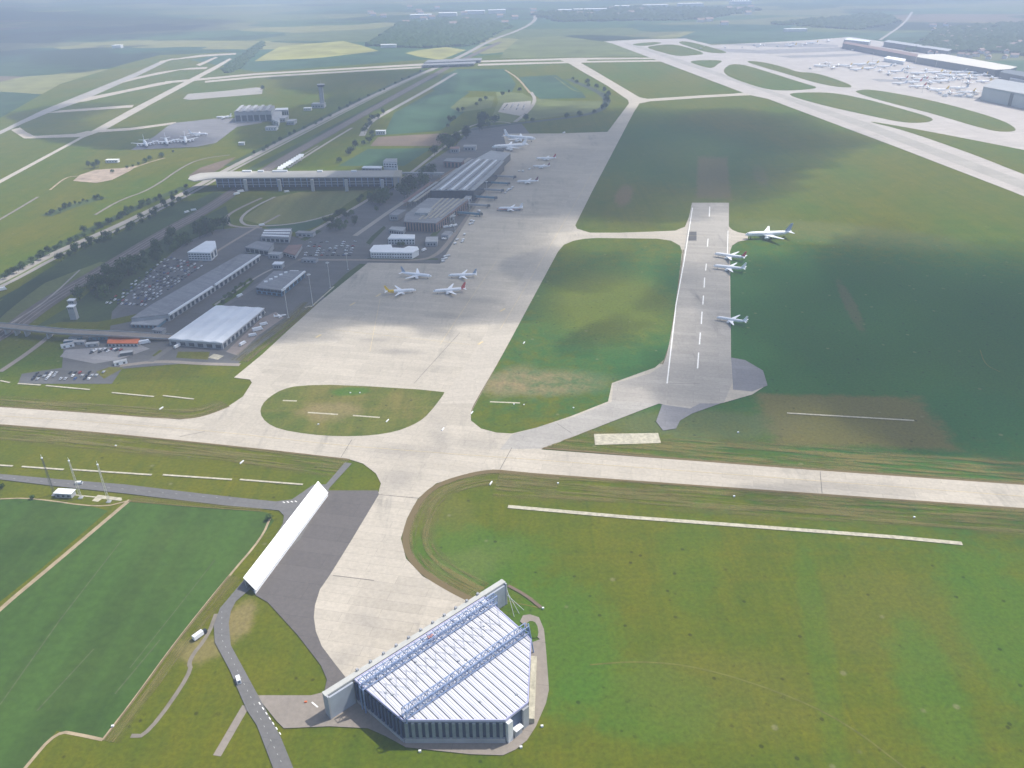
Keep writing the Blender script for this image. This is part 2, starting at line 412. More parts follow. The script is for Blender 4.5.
F('scrub', [(110, 322), (60, 322), (30, 330), (80, 300), (112, 272), (180, 228), (226, 206), (232, 226), (212, 232), (172, 252), (140, 282), (112, 312)], m_scrub)
F('meadow', [(0, 300), (100, 262), (120, 262), (20, 322), (-80, 360), (-150, 350)], m_olive)
for nm, pl in (('crop_field', [(128, 502), (256, 511), (268, 513), (274, 521), (262, 538), (229, 576), (175, 643), (137, 696), (102, 741), (57, 731), (25, 768), (-60, 880), (-400, 960), (-300, 840), (0, 610), (40, 576)]),
               ('crop_field', [(-300, 478), (0, 500), (32, 498), (98, 508), (108, 511), (40, 570), (0, 602), (-200, 760), (-500, 700)])):
    F(nm, pl, m_crop)
m_tram = plain('crop_wheel_track', (0.075, 0.10, 0.035), .95, .3, .2)
strip('crop_tramline', [(122, 540), (60, 620), (0, 705)], .9, m_tram, .16, False)
strip('crop_tramline', [(94, 649), (37, 711)], .9, m_tram, .16, False)
strip('crop_tramline', [(160, 640), (115, 694)], .9, m_tram, .16, False)
strip('crop_tramline', [(215, 560), (180, 605), (130, 668)], .7, m_tram, .16, False)
strip('field_track', [(130, 500), (104, 522), (40, 576), (0, 609), (-140, 740)], 3.2, m_sand, .18)
strip('field_track', [(271, 516), (262, 538), (229, 576), (175, 643), (137, 696), (103, 740)], 1.6, m_sand, .18)
strip('field_track', [(103, 740), (80, 735), (57, 731), (25, 768), (-40, 850)], 1.8, m_sand, .18)
strip('field_edge', [(0, 499), (32, 498), (100, 508), (128, 501)], 1.3, m_sand, .18)
sheet('gravel_pad', [(92, 501), (98, 495), (122, 498), (121, 501), (102, 499), (98, 502)], m_slabw, .19)
strip('gravel_path', [(74, 495), (122, 500)], 1.2, m_slabw, .19, False)
strip('gravel_path', [(216, 614), (208, 636), (188, 661), (192, 672), (147, 736), (131, 736)], 2.4, m_lane, .18)
strip('gravel_path', [(246, 706), (217, 756)], 4.2, m_ring, .18)
m_wornt = plain('worn_grass_track', (0.118, 0.122, 0.016), .95, .3, .15)
for pth in ([(590, 665), (640, 661), (700, 667), (780, 692), (845, 722), (910, 772)], [(430, 500), (455, 482), (500, 478), (1024, 534)],
            [(440, 575), (500, 600), (540, 608)], [(1024, 215), (900, 178), (800, 150)], [(980, 350), (985, 365), (1000, 372)]):
    strip('worn_track', pth, 1.0, m_wornt, .17)

# ------------------------------------------------------------------ far side: north runway
zP = 0.22
C = m_concr
sheet('north_runway', [(-300, 218), (0, 131), (42, 110.5), (135, 73), (160, 61.5), (172, 58.5), (178, 58.5), (168, 61), (140, 75), (80, 102), (52, 111.5), (22, 124), (0, 134.5), (-300, 240)], m_apronedge, zP)
sheet('taxiway', [(160, 61), (200, 55), (236, 53), (236, 54.5), (205, 56.5), (172, 60), (158, 64)], C, zP + .02)
sheet('taxiway', [(-200, 262), (0, 180), (90, 132), (130, 110), (215, 66), (229, 58.5), (232, 59), (219, 67.5), (150, 105), (105, 130), (84, 137.5), (0, 183.5), (-200, 275)], m_conc2, zP + .03)
sheet('taxiway', [(11, 130), (20, 127.5), (26, 132), (34, 136), (75, 134), (88, 131), (95, 132), (82, 137), (30, 138.5), (24, 138.5)], C, zP + .04)
sheet('taxiway', [(48, 113), (60, 110.5), (118, 106), (134, 105), (132, 107.5), (60, 112.5)], C, zP + .05)
sheet('taxiway', [(72, 103), (90, 97), (125, 90), (160, 82.5), (176, 81), (172, 83), (130, 91.5), (85, 101.5)], C, zP + .06)
sheet('taxiway', [(118, 84), (135, 77.5), (160, 72), (190, 68), (208, 67), (206, 69), (180, 70), (140, 78.5)], C, zP + .07)
sheet('taxiway', [(196, 65), (215, 57), (218, 57.5), (200, 66)], C, zP + .075)
sheet('taxiway', [(165, 81.5), (205, 78), (256, 73.3), (420, 63.8), (432, 63.3), (432, 65), (256, 75), (205, 80), (165, 83.5)], m_conc2, zP + .08)
sheet('taxiway', [(205, 81), (256, 76.2), (420, 66.6), (432, 66), (432, 67.4), (256, 78), (205, 82.8)], m_conc2, zP + .085)
sheet('taxiway', [(97, 130), (130, 128), (158, 124.5), (176, 122), (176, 124), (130, 130.5), (97, 132.5)], C, zP + .09)
sheet('north_apron', [(131, 150), (142, 143), (154, 137), (168, 126), (175, 123), (216, 118.5), (262, 118), (262, 123), (237, 127), (216, 143), (196, 147)], m_dusk, zP + .1)
sheet('old_pavement', [(183, 99), (188, 94), (225, 91), (256, 87.5), (263, 88), (262, 94), (225, 97), (190, 100)], m_apronedge, zP + .1)
sheet('construction_ground', [(73, 181), (80, 175), (95, 170), (123, 168), (138, 165.5), (130, 171), (112, 180), (96, 183)], plain('bare_earth', (0.36, 0.28, 0.21), .9, .35, .05), zP)
strip('dirt_road', [(128, 170), (150, 162), (165, 158)], 5, m_sand, zP)
strip('dirt_road', [(50, 190), (66, 177), (80, 176)], 4, m_sand, zP)
strip('dirt_road', [(-40, 242), (8, 215), (38, 197)], 5, m_lane, zP)
strip('dirt_road', [(95, 215), (120, 200), (150, 190), (185, 165), (205, 158), (230, 155)], 5, m_lane, zP)
sheet('construction_ground', [(188, 176), (200, 168), (215, 163), (236, 157), (222, 168), (205, 177)], m_brownf, zP)

# taxiways to the south-west
sheet('taxiway', [(478, 60.8), (512, 59.7), (580, 57.9), (657, 57.6), (657, 59), (580, 59.8), (512, 61.4), (478, 62.4)], m_conc2, zP + .04)
sheet('taxiway', [(478, 64), (512, 63), (590, 61), (664, 60), (667, 61.5), (590, 62.6), (512, 64.8), (478, 65.8)], m_conc2, zP + .05)
sheet('taxiway', [(556, 58.5), (572, 58), (588, 59), (586, 62), (581, 63), (600, 74), (622, 87), (638, 96.5), (643, 99), (641, 101), (634, 112), (614, 146), (592, 192), (575, 226), (560, 232), (585, 190), (600, 150), (606, 134), (618, 118), (629, 103.5), (628, 100), (606, 85), (583, 72), (568, 63), (562, 61)], m_conc2, zP + .06)
sheet('taxiway', [(632, 98), (640, 97.5), (648, 99), (700, 95.5), (735, 93.7), (750, 92), (758, 95), (735, 96), (700, 98), (650, 101.5), (640, 103.5)], m_conc2, zP + .07)

# cargo area, south runway and all that pavement
sheet('cargo_apron', [(604, 41.5), (640, 39.5), (685, 38.5), (712, 45), (768, 42.5), (812, 40), (850, 37), (900, 44), (955, 60), (1024, 74), (1250, 115), (1700, 230), (1800, 500), (1400, 345), (1200, 263), (1024, 196.5), (1013, 192), (900, 148.5), (768, 99), (749, 95), (659, 61), (612, 43.5)], concrete('cargo_concrete', (0.44, 0.40, 0.365), .05, rot=-.11, stain=.4), zP + .08)
sheet('south_runway', [(624, 43), (637, 45.3), (700, 66), (768, 90), (868, 123), (1024, 181), (1250, 263), (1250, 276), (1024, 190), (868, 130), (768, 93), (680, 63), (650, 52), (628, 45)], m_apronedge, zP + .12)
ISL = [
    [(630, 44.8), (640, 43), (655, 42), (664, 43), (645, 46.5)],
    [(645, 47.5), (655, 45.5), (672, 44), (690, 48), (707, 54), (692, 55.5), (677, 56.5), (660, 52)],
    [(676, 42.3), (687, 41), (710, 47), (732, 53.5), (707, 53), (690, 47)],
    [(687, 61.3), (705, 60), (724, 60.5), (718, 64), (712, 69), (700, 66)],
    [(723, 71), (726, 67), (732, 64), (745, 65), (768, 72), (806, 84), (821, 88.3), (792, 91), (768, 90), (745, 83), (727, 76)],
    [(743, 61), (760, 61.5), (784, 67), (798, 72.5), (812, 72.5), (830, 77), (856, 87), (842, 88), (815, 83), (790, 75), (765, 68)],
    [(785, 94.5), (800, 92.5), (833, 92.5), (870, 100), (900, 108.5), (930, 117), (934, 120.5), (925, 123), (903, 123), (870, 116), (820, 105)],
    [(853, 92), (860, 90), (870, 89.5), (900, 94), (943, 103), (1000, 119), (1019, 130), (1008, 132.5), (988, 130.5), (930, 113), (885, 102)],
    [(866, 121.3), (880, 123), (918, 129.5), (1024, 150), (1130, 172), (1130, 212), (1024, 175), (975, 155), (903, 130)],
]
for pl in ([(690, 47.5), (760, 50), (850, 47), (905, 52), (900, 54), (850, 51), (770, 54), (720, 52)], [(775, 56), (850, 54), (880, 52), (884, 53.5), (850, 56.5), (790, 58)], [(870, 79), (900, 80), (930, 79.5), (930, 81.5), (880, 82)], [(720, 44.5), (800, 43), (838, 45), (838, 47), (780, 47.5)], [(933, 93), (985, 98), (985, 100), (940, 96)]):
    sheet('service_lane', pl, m_yard2, zP + .14)
for pl in ISL: sheet('grass_island', pl, m_grass, zP + .16, 2)

# ------------------------------------------------------------------ built-up side
sheet('service_yard', [(112, 312), (140, 282), (172, 253), (187, 242), (215, 230), (255, 226), (276, 233), (300, 238), (330, 222), (362, 205), (398, 185), (425, 165), (455, 146), (472, 128), (520, 122), (530, 134), (505, 138), (508, 160), (490, 200), (470, 236), (456, 262), (440, 266), (368, 266), (322, 300), (300, 315), (284, 328), (264, 342), (246, 356), (236, 366), (180, 364), (122, 369), (112, 384), (18, 384), (22, 374), (62, 368), (64, 345), (72, 336), (110, 330)], m_yard, zP)
m_ygr = m_olive
sheet('grass_plot', [(212, 305), (226, 296), (250, 278), (254, 281), (236, 298), (220, 310)], grass('plot_grass', LUSH, LUSH, MID, [], 1 / 60, False), zP + .03)
sheet('grass_plot', [(82, 325), (110, 320), (142, 313), (130, 322), (100, 328)], m_grass, zP + .03)
sheet('grass_plot', [(152, 356), (160, 350), (166, 352), (160, 358)], m_verge, zP + .03)
sheet('grass_plot', [(176, 358), (178, 352), (210, 352), (208, 360)], m_verge, zP + .03)
sheet('grass_plot', [(96, 372), (110, 367), (124, 368), (104, 379)], m_verge, zP + .03)
for pl in ([(300, 240), (316, 230), (322, 231), (306, 241)], [(366, 243), (372, 236), (384, 226), (386, 228), (374, 240), (370, 245)], [(366, 260), (438, 260), (438, 258.6), (368, 258.4)], [(234, 262), (252, 252), (256, 254), (240, 264)], [(150, 316), (166, 300), (170, 301), (156, 317)], [(322, 296), (346, 274), (360, 264), (366, 264.5), (326, 298)], [(430, 236), (440, 226), (446, 220), (448, 222), (436, 236)]):
    sheet('grass_plot', pl, m_scrub, zP + .04)
sheet('paved_lot', [(226, 352), (262, 318), (276, 312), (284, 318), (258, 336), (238, 356)], plain('reddish_paving', (0.25, 0.21, 0.185), .9, .15, .2), zP + .035)
sheet('paved_lot', [(208, 358), (214, 354), (224, 356), (218, 360)], m_slabw, zP + .035)
sheet('car_park', [(60, 357), (66, 350), (140, 345), (150, 349), (118, 360), (95, 364)], m_yard2, zP + .03)
strip('access_road', [(120, 366), (160, 361), (200, 364), (240, 365)], 6, m_ring, zP + .04)
strip('access_road', [(150, 362), (175, 345), (200, 322), (262, 282), (300, 258), (330, 248)], 7, m_road, zP + .045)
strip('access_road', [(215, 305), (258, 276), (275, 268)], 3.5, m_motor, zP + .05)
strip('access_road', [(298, 260), (360, 260), (420, 261), (438, 255), (452, 238), (470, 215), (500, 165)], 7, m_ring, zP + .05)
strip('access_road', [(300, 238), (330, 222), (368, 200), (402, 180), (440, 150), (462, 134)], 7, m_motor, zP + .055)
strip('access_road', [(355, 236), (372, 224), (386, 214), (404, 202), (436, 182), (470, 158)], 8, m_motor, zP + .06)
strip('access_road', [(200, 262), (245, 234), (280, 215)], 5, m_ring, zP + .05)
strip('ring_road', [(275, 197), (256, 206), (243, 215), (240, 222), (250, 227), (300, 224), (340, 212)], 5, m_motor, zP + .05)
strip('ring_road', [(262, 198), (240, 208), (228, 215), (225, 221), (232, 227), (262, 228)], 6, m_ring, zP + .055)
sheet('car_park', [(298, 258), (306, 240), (360, 239), (366, 246), (352, 257)], m_yard, zP + .04)
sheet('car_park', [(498, 112), (504, 103), (531, 101), (530, 110), (520, 116)], m_apronedge, zP + .03)
strip('access_road', [(531, 92), (536, 100), (528, 112), (515, 122)], 10, m_motor, zP + .04)
strip('field_road', [(505, 70), (518, 78), (530, 93)], 7, m_sand, zP + .04)
strip('field_road', [(555, 77), (572, 90), (580, 92)], 7, m_olive, zP + .04)
strip('access_road', [(452, 135), (480, 122), (506, 122), (512, 124)], 6, m_motor, zP + .05)
strip('terminal_ramp', [(404, 206), (432, 184), (455, 168)], 6, m_brownf, zP + .07)
# motorway, railway and side roads
for pth, w_ in (([(-60, 322), (0, 278), (45, 253), (95, 228), (140, 206), (185, 187)], 18), ([(-40, 345), (10, 300), (62, 266), (85, 252), (130, 232), (160, 216), (190, 201)], 24), ([(230, 166), (300, 131), (360, 100), (425, 70)], 26), ([(250, 170), (300, 145), (380, 103), (436, 76)], 20), ([(46, 216), (70, 207), (103, 197)], 22)):
    strip('scrub', pth, w_, m_scrub, zP + .04)
strip('motorway', [(-200, 365), (-60, 310), (0, 285), (60, 252), (120, 227), (190, 192), (225, 172), (256, 156), (381, 92), (431, 70), (462, 56), (491, 40), (520, 30), (534, 22), (536, 16), (531, 8)], 24, m_motor, zP + .09)
strip('motorway_median', [(-200, 366), (-60, 311), (0, 286), (60, 253), (120, 228), (190, 193), (225, 173), (256, 157), (381, 93), (431, 71)], 4, m_olive, zP + .1)
strip('railway', [(-300, 480), (0, 338), (50, 300), (100, 272), (165, 232), (200, 214), (228, 196), (262, 172), (300, 150), (360, 116), (432, 76), (458, 62), (500, 42)], 26, m_ballast, zP + .05)
for off in (-6, 0, 6):
    q = [G(*s_)[:2] for s_ in [(0, 338), (50, 300), (100, 272), (165, 232), (200, 214), (228, 196), (262, 172), (300, 150), (360, 116), (432, 76)]]
    q = [(x + off, y) for x, y in subdiv(q, 2)]
    sheet('railway_track', strokepts(q, 1.6, True), plain('rail_steel', (0.2, 0.17, 0.15), .6, .2, .1), zP + .12, ground=True)
strip('service_road', [(-60, 372), (0, 330), (22, 317), (48, 300), (80, 270)], 2.5, m_motor, zP + .09)
strip('service_road', [(92, 287), (115, 271), (145, 252)], 4, m_motor, zP + .09)
strip('service_road', [(0, 372), (30, 352), (55, 332)], 6, m_ring, zP + .09)
strip('service_road', [(288, 168), (300, 160), (332, 140), (352, 128)], 6, m_motor, zP + .09)
strip('service_road', [(276, 170), (300, 157), (318, 146)], 4, m_ring, zP + .09)
strip('country_road', [(362, 136), (368, 124), (380, 116), (431, 88), (456, 73)], 14, m_apronedge, zP + .09)
strip('stream', [(568, 79), (580, 84), (595, 90), (606, 97), (607, 104), (598, 112), (575, 117), (540, 121), (512, 124), (470, 130)], 20, plain('reedy_ditch', (0.035, 0.05, 0.03), .8, .3, .05), zP + .05)
strip('country_road', [(880, 40), (904, 24), (912, 12)], 14, m_motor, zP)

# ------------------------------------------------------------------ main apron and near taxiways
zM = 0.40
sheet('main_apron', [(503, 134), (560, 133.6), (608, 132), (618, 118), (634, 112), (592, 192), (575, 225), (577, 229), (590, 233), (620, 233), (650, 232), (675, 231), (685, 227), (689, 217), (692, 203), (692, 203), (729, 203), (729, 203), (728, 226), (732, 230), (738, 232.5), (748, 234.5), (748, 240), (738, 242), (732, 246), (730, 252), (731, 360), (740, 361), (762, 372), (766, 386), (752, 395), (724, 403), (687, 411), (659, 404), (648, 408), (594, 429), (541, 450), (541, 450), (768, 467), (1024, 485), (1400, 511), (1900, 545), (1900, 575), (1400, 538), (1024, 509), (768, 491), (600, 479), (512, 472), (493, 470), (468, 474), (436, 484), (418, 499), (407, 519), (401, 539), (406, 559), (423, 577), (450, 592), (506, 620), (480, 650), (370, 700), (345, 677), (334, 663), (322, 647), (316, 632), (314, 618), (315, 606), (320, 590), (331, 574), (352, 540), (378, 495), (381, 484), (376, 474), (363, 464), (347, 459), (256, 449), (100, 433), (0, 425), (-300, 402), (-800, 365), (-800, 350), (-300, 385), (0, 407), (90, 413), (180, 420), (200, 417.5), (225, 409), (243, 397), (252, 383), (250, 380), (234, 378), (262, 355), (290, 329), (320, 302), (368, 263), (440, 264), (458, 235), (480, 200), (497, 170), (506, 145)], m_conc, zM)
sheet('apron_strip', [(608, 132), (618, 118), (634, 112), (592, 192), (575, 226), (568, 240), (530, 306), (474, 404), (440, 404), (500, 312), (552, 232), (585, 165)], m_conc2, zM + .02)
# grass islands inside the pavement
sheet('grass_island', [(574, 241), (585, 239), (597, 238.3), (657, 239), (671, 241), (680, 246), (682, 252), (676, 300), (669, 345), (664, 360), (655, 368), (630, 377), (612, 383.5), (612, 383.5), (608, 402), (608, 402), (570, 417), (537, 428), (512, 434), (496, 433), (481, 429), (471, 421), (471, 414), (478, 400), (500, 360), (530, 304), (558, 252), (564, 245)], m_grass, zM + .04)
sheet('grass_island', [(298, 386), (340, 385), (445, 391.5), (443, 396), (433, 409), (424, 419), (412, 426), (396, 432), (372, 436), (340, 437), (310, 435), (280, 430), (266, 423), (260, 414), (262, 405), (270, 397), (282, 390)], m_island, zM + .04, 1)
sheet('asphalt_apron', [(328, 491), (378, 491), (379, 495), (352, 540), (331, 574), (320, 590), (315, 606), (314, 618), (316, 632), (322, 647), (334, 663), (345, 677), (358, 690), (340, 698), (324, 694), (327, 680), (321, 666), (298, 636), (268, 603), (256, 596), (250, 588)], m_asph, zM + .05)
sheet('old_runway', [(692, 203), (729, 203), (728.5, 260), (731, 360), (732, 384), (724, 403), (687, 411), (659, 404), (612, 402), (613, 384), (650, 374), (663, 365), (668, 352), (676, 305), (684, 250)], m_old, zM + .03)
sheet('runway_shoulder', [(731, 358), (745, 360.5), (763, 371), (767.5, 386), (752, 392), (733, 390)], m_dusk, zM + .045)
sheet('runway_shoulder', [(662, 405), (690, 409), (700, 404), (720, 404), (692, 414), (680, 421), (676, 429), (663, 431), (656, 422)], m_dusk, zM + .045)
sheet('link_taxiway', [(659, 404), (612, 402), (575, 417), (512, 435), (500, 450), (541, 449), (594, 429), (640, 411)], m_apronedge, zM + .035)
sheet('taxiway_patch', [(688.5, 232), (696.5, 232), (696.5, 241), (688, 241)], m_dark, zM + .06)
m_joint = plain('joint_filler', (0.17, 0.155, 0.135), .9, .2, .1)
for a, bb in (((557, 424), (572, 434)), ((378, 495), (420, 499)), ((205, 432), (180, 437)), ((352, 440), (341, 458)), ((820, 472), (822, 494)), ((512, 448), (500, 470)), ((333, 576), (374, 581)), ((460, 333), (414, 384)), ((700, 384), (668, 384))):
    strip('pavement_joint', [a, bb], .5, m_joint, zM + .07, False)
for pth in ([(496, 262), (470, 300), (440, 345)], [(600, 160), (560, 230), (500, 330)], [(-200, 404), (0, 416), (200, 430), (330, 445), (420, 452), (560, 462), (1024, 497)],
            [(380, 300), (370, 352)], [(330, 330), (470, 345)], [(583, 236), (680, 236), (706, 236)]):
    strip('taxi_line', pth, .35, m_ypaint, zM + .08)
for px_, py_ in ((350, 306), (376, 297), (316, 338), (500, 312), (478, 345)):
    strip('stand_mark', [(px_, py_), (px_ + 5, py_ - 3)], 2.4, m_ypaint, zM + .081, False)
# old runway markings
strip('runway_edge_line', [(692.5, 208), (684, 262), (676, 305), (667, 384)], 1.2, m_paint, zM + .08, False)
strip('runway_edge_line', [(728, 231), (727.3, 258)], 1.0, m_paint, zM + .08, False)
for x0, y0, x1, y1 in ((709.8, 207, 709.2, 217), (708, 239, 707.4, 247), (706.3, 264, 705.6, 271), (704.6, 278, 704, 288), (703.4, 296, 702.8, 305), (702, 312, 701.2, 324.5), (700.3, 333, 699.4, 345), (698.6, 353, 697.5, 369)):
    strip('centre_line_dash', [(x0, y0), (x1, y1)], 1.3, m_paint, zM + .08, False)
# pale slabs in the grass
SL = [((18, 384), (41, 385.5)), ((-60, 374), (0, 379)), ((0, 381), (10, 383)), ((46, 386), (90, 390)), ((112, 393), (154, 397)), ((163, 396), (194, 399.5)), ((-60, 462), (13, 466.5)), ((22, 467), (64, 470)), ((72, 470), (152, 475.3)), ((163, 475.3), (232, 480)), ((240, 480), (303, 485)),
      ((283, 401), (297, 401.5)), ((308, 413), (338, 415)), ((353, 416), (380, 418)), ((490, 402.3), (520, 403.5)), ((787, 413.5), (914, 421))]
for a, bb in SL: strip('drain_slabs', [a, bb], 1.9, m_slabw, zM - .1 + .15, False)
strip('drain_slabs', [(508, 507), (620, 517), (768, 528), (900, 538), (962, 544)], 3.6, m_slabw, zM, False)
sheet('concrete_pad', [(594, 434.5), (658, 433.5), (661, 443.5), (595, 445.5)], m_slabw, zM)

# near roads
sheet('perimeter_road', [(-300, 460), (0, 474.5), (62, 480), (125, 485), (200, 494), (250, 499.5), (276, 502), (292, 500), (314, 485), (326, 485), (345, 463), (352, 464), (330, 488), (300, 540), (262, 575), (250, 590), (236, 602), (231, 612), (229, 624), (231, 646), (243, 668), (256, 692), (281, 738), (296, 775), (330, 850), (300, 850), (273, 768), (257, 726), (247, 711), (230, 671), (215, 643), (214, 626), (220, 609), (242, 583), (270, 546), (283, 524), (284, 516), (279, 511), (259, 509), (225, 506), (125, 494), (50, 486), (0, 480), (-300, 468)], m_road, zM + .06)
sheet('hangar_road', [(256, 696), (311, 696), (323, 693), (345, 690), (380, 700), (540, 640), (520, 622), (523, 616), (530, 615), (539, 618), (544, 630), (546, 650), (549, 690), (546, 704), (536, 727), (527, 741), (516, 750), (503, 756), (471, 755), (406, 748), (386, 737), (368, 729), (330, 727), (284, 729), (277, 722)], m_ring, zM + .05)
sheet('grass_plot', [(526, 624), (531, 621), (537, 624), (539, 636), (534, 640), (528, 634)], m_grass, zM + .07, 1)
for i in range(7):
    y = 703 + i * 5; strip('road_edge_dash', [(259 + i * 3.4, y), (260.6 + i * 3.4, y + 2.4)], .5, m_paint, zM + .1, False)
for i in range(24):
    t_ = i / 24
    path = [(222, 612), (222, 640), (236, 668), (252, 700), (268, 735), (284, 768)]
    k = t_ * (len(path) - 1); j = int(k); f_ = k - j; a = Vector(path[j]).lerp(Vector(path[j + 1]), f_); c_ = Vector(path[j]).lerp(Vector(path[j + 1]), min(1, f_ + .09))
    strip('road_centre_dash', [tuple(a), tuple(a.lerp(c_, .55))], .2, m_pmark, zM + .1, False)
for i in range(18):
    x = i * 13.5; y = 478 + x * .0935; strip('road_centre_dash', [(x, y), (x + 2.2, y + .2)], .2, m_pmark, zM + .1, False)
for i in range(4): strip('junction_dash', [(283 + i * 4, 502.5 - i * .3), (285 + i * 4, 503.5 - i * .3)], .8, m_paint, zM + .1, False)
strip('yard_marking', [(312, 703), (318, 708)], .8, m_paint, zM + .1, False)
strip('soil_berm', [(508, 586), (525, 595), (541, 608)], 2.2, m_brownf, zM)
# dry verges along the taxiways: a bare edge and broken bands of yellowed grass
def vergemat(name, edge):
    m, t, p = newmat(name); b = NB(t)
    uv_ = b.n('ShaderNodeUVMap').outputs[0]; se = b.n('ShaderNodeSeparateXYZ'); b.lk(uv_, se.inputs[0])
    n1 = b.noise(b.scl(uv_, (1 / 70, 8, 1)), 1.0, 5, .6)          # long streaks along the verge
    n2 = b.noise(b.coord(), 1 / 9, 5, .7)
    fall = b.rng(se.outputs[1], 1.0, .6)
    st = b.math('MULTIPLY', b.rng(n1, .40, .60), b.math('MULTIPLY', fall, .88))
    ed = b.math('MULTIPLY', b.rng(b.math('ADD', se.outputs[1], b.math('MULTIPLY', n2, .10)), edge + .10, edge), .9)
    a = b.math('MAXIMUM', b.math('MULTIPLY', st, b.rng(n2, .3, .6, .45, 1)), ed)
    c = b.mix(b.rng(n2, .35, .65), (0.20, 0.185, 0.055), (0.15, 0.125, 0.035)); c = b.mix(ed, c, (0.165, 0.12, 0.06))
    b.lk(c, p.inputs['Base Color']); p.inputs['Roughness'].default_value = .95; p.inputs['Specular IOR Level'].default_value = .1
    b.lk(a, p.inputs['Alpha']); return m
m_vg = vergemat('dry_streaked_verge', .07); m_vgarc = vergemat('worn_corner_verge', .2)
def ribbon(px, w, mat, z=zM - .05):
    """a band beside a path (w metres, sign = side) with along/across coordinates for its streaks"""
    q = [Vector(v) for v in subdiv([tuple(G(*p).to_2d()) for p in px], 3)]; mb = MB(); L = 0.0; uvs = []; LAYER[0] += .0007
    vs = []
    for i, p in enumerate(q):
        if i: L += (p - q[i - 1]).length
        a, c = q[max(0, i - 1)], q[min(len(q) - 1, i + 1)]; t_ = (c - a).normalized(); nn = Vector((-t_.y, t_.x))
        vs += [(p.x, p.y, z + LAYER[0]), (p.x + nn.x * w, p.y + nn.y * w, z + LAYER[0])]; uvs += [(L, 0), (L, 1)]
    fs = [(2 * i, 2 * i + 2, 2 * i + 3, 2 * i + 1) if w > 0 else (2 * i, 2 * i + 1, 2 * i + 3, 2 * i + 2) for i in range(len(q) - 1)]
    mb.add(vs, fs); o = mb.build('verge', mat); o['kind'] = 'structure'
    ul = o.data.uv_layers.new(name='UVMap')
    for lp in o.data.loops: ul.data[lp.index].uv = uvs[lp.vertex_index]
ARC = [(560, 476), (512, 471.5), (493, 469.5), (468, 473.5), (436, 483.5), (418, 498.5), (407, 518.5), (401, 539), (406, 559), (423, 577), (450, 593), (470, 603)]
ribbon(ARC, 25, m_vgarc)
ribbon([(500, 471), (600, 478.5), (768, 490.5), (1024, 508.5), (1300, 528.5)], -40, m_vg)
ribbon([(541, 449), (768, 467.5), (1024, 485.5), (1300, 505)], 44, m_vg)
ribbon([(350, 459.5), (256, 448.5), (100, 432.5), (0, 424.5), (-200, 410)], 30, m_vg)
ribbon([(-200, 394), (0, 407.5), (90, 413.5), (180, 420.5), (205, 417), (230, 407)], 22, m_vg)
ribbon([(471, 412), (474, 404), (500, 360), (530, 304), (558, 252)], -12, m_vg)
ribbon([(248, 362), (254, 356.5), (285, 331.5), (318, 303.5)], 22, m_vg)
ribbon([(229, 576), (175, 643), (137, 696), (103, 741)], 11, m_vg)
ribbon([(128, 502), (200, 508), (262, 512)], 8, m_vg)
ribbon([(663, 365), (668, 352), (676, 305), (684, 250)], 12, m_vg)
# ------------------------------------------------------------------ paints
m_white = plain('white_metal', (0.78, 0.79, 0.80), .5, .06)
m_bright = plain('bright_white_membrane', (0.88, 0.88, 0.88), .6, .02)
m_hroof = plain('hangar_roof_sheet', (0.60, 0.60, 0.645), .6, .10, .12)
m_roofw = plain('white_roof_sheet', (0.70, 0.72, 0.74), .6, .1, .05)
m_groof = concrete('grey_roof', (0.25, 0.255, 0.27), .10, rot=.5, slab=3.2, stain=.7, dark=(0.10, 0.10, 0.11))
m_lroof = concrete('light_grey_roof', (0.38, 0.39, 0.40), .08, rot=.5, slab=3, stain=.6, dark=(0.18, 0.18, 0.18))
m_bfac = plain('brown_facade', (0.21, 0.13, 0.11), .7, .2, .1)
m_gfac = plain('grey_facade', (0.33, 0.34, 0.36), .7, .15, .1)
m_wfac = plain('pale_facade', (0.62, 0.63, 0.64), .7, .1, .1)
m_bluef = plain('blue_facade', (0.08, 0.19, 0.32), .5, .15, .2)
m_glass = plain('window_glass', (0.05, 0.065, 0.085), .15, .2, .3, spec=.6)
m_dglass = plain('dark_glass_facade', (0.05, 0.06, 0.075), .25, .3, .1, spec=.6)
m_steel = plain('blue_grey_steel', (0.19, 0.26, 0.42), .5, .15, .5)
m_steel2 = plain('grey_steel', (0.40, 0.42, 0.44), .5, .15, .5)
m_mast = plain('galvanised_mast', (0.48, 0.48, 0.47), .5, .1, .5)
m_dsteel = plain('dark_steel', (0.10, 0.11, 0.12), .5, .15, .5)
m_orange = plain('orange_roof', (0.55, 0.14, 0.05), .7, .2, .2)
m_cont = plain('blue_container_paint', (0.10, 0.20, 0.28), .6, .2, .3)
m_tan = plain('tan_facade', (0.36, 0.33, 0.27), .8, .15, .1)
m_tyre = plain('tyre_rubber', (0.02, 0.02, 0.02), .9, .1)
m_slats = plain('slate_panel', (0.20, 0.24, 0.27), .6, .12, .3)
m_slatd = plain('dark_recess', (0.045, 0.06, 0.08), .6, .12, .3)
m_wood = plain('bark', (0.07, 0.05, 0.035), .9, .2, .5)

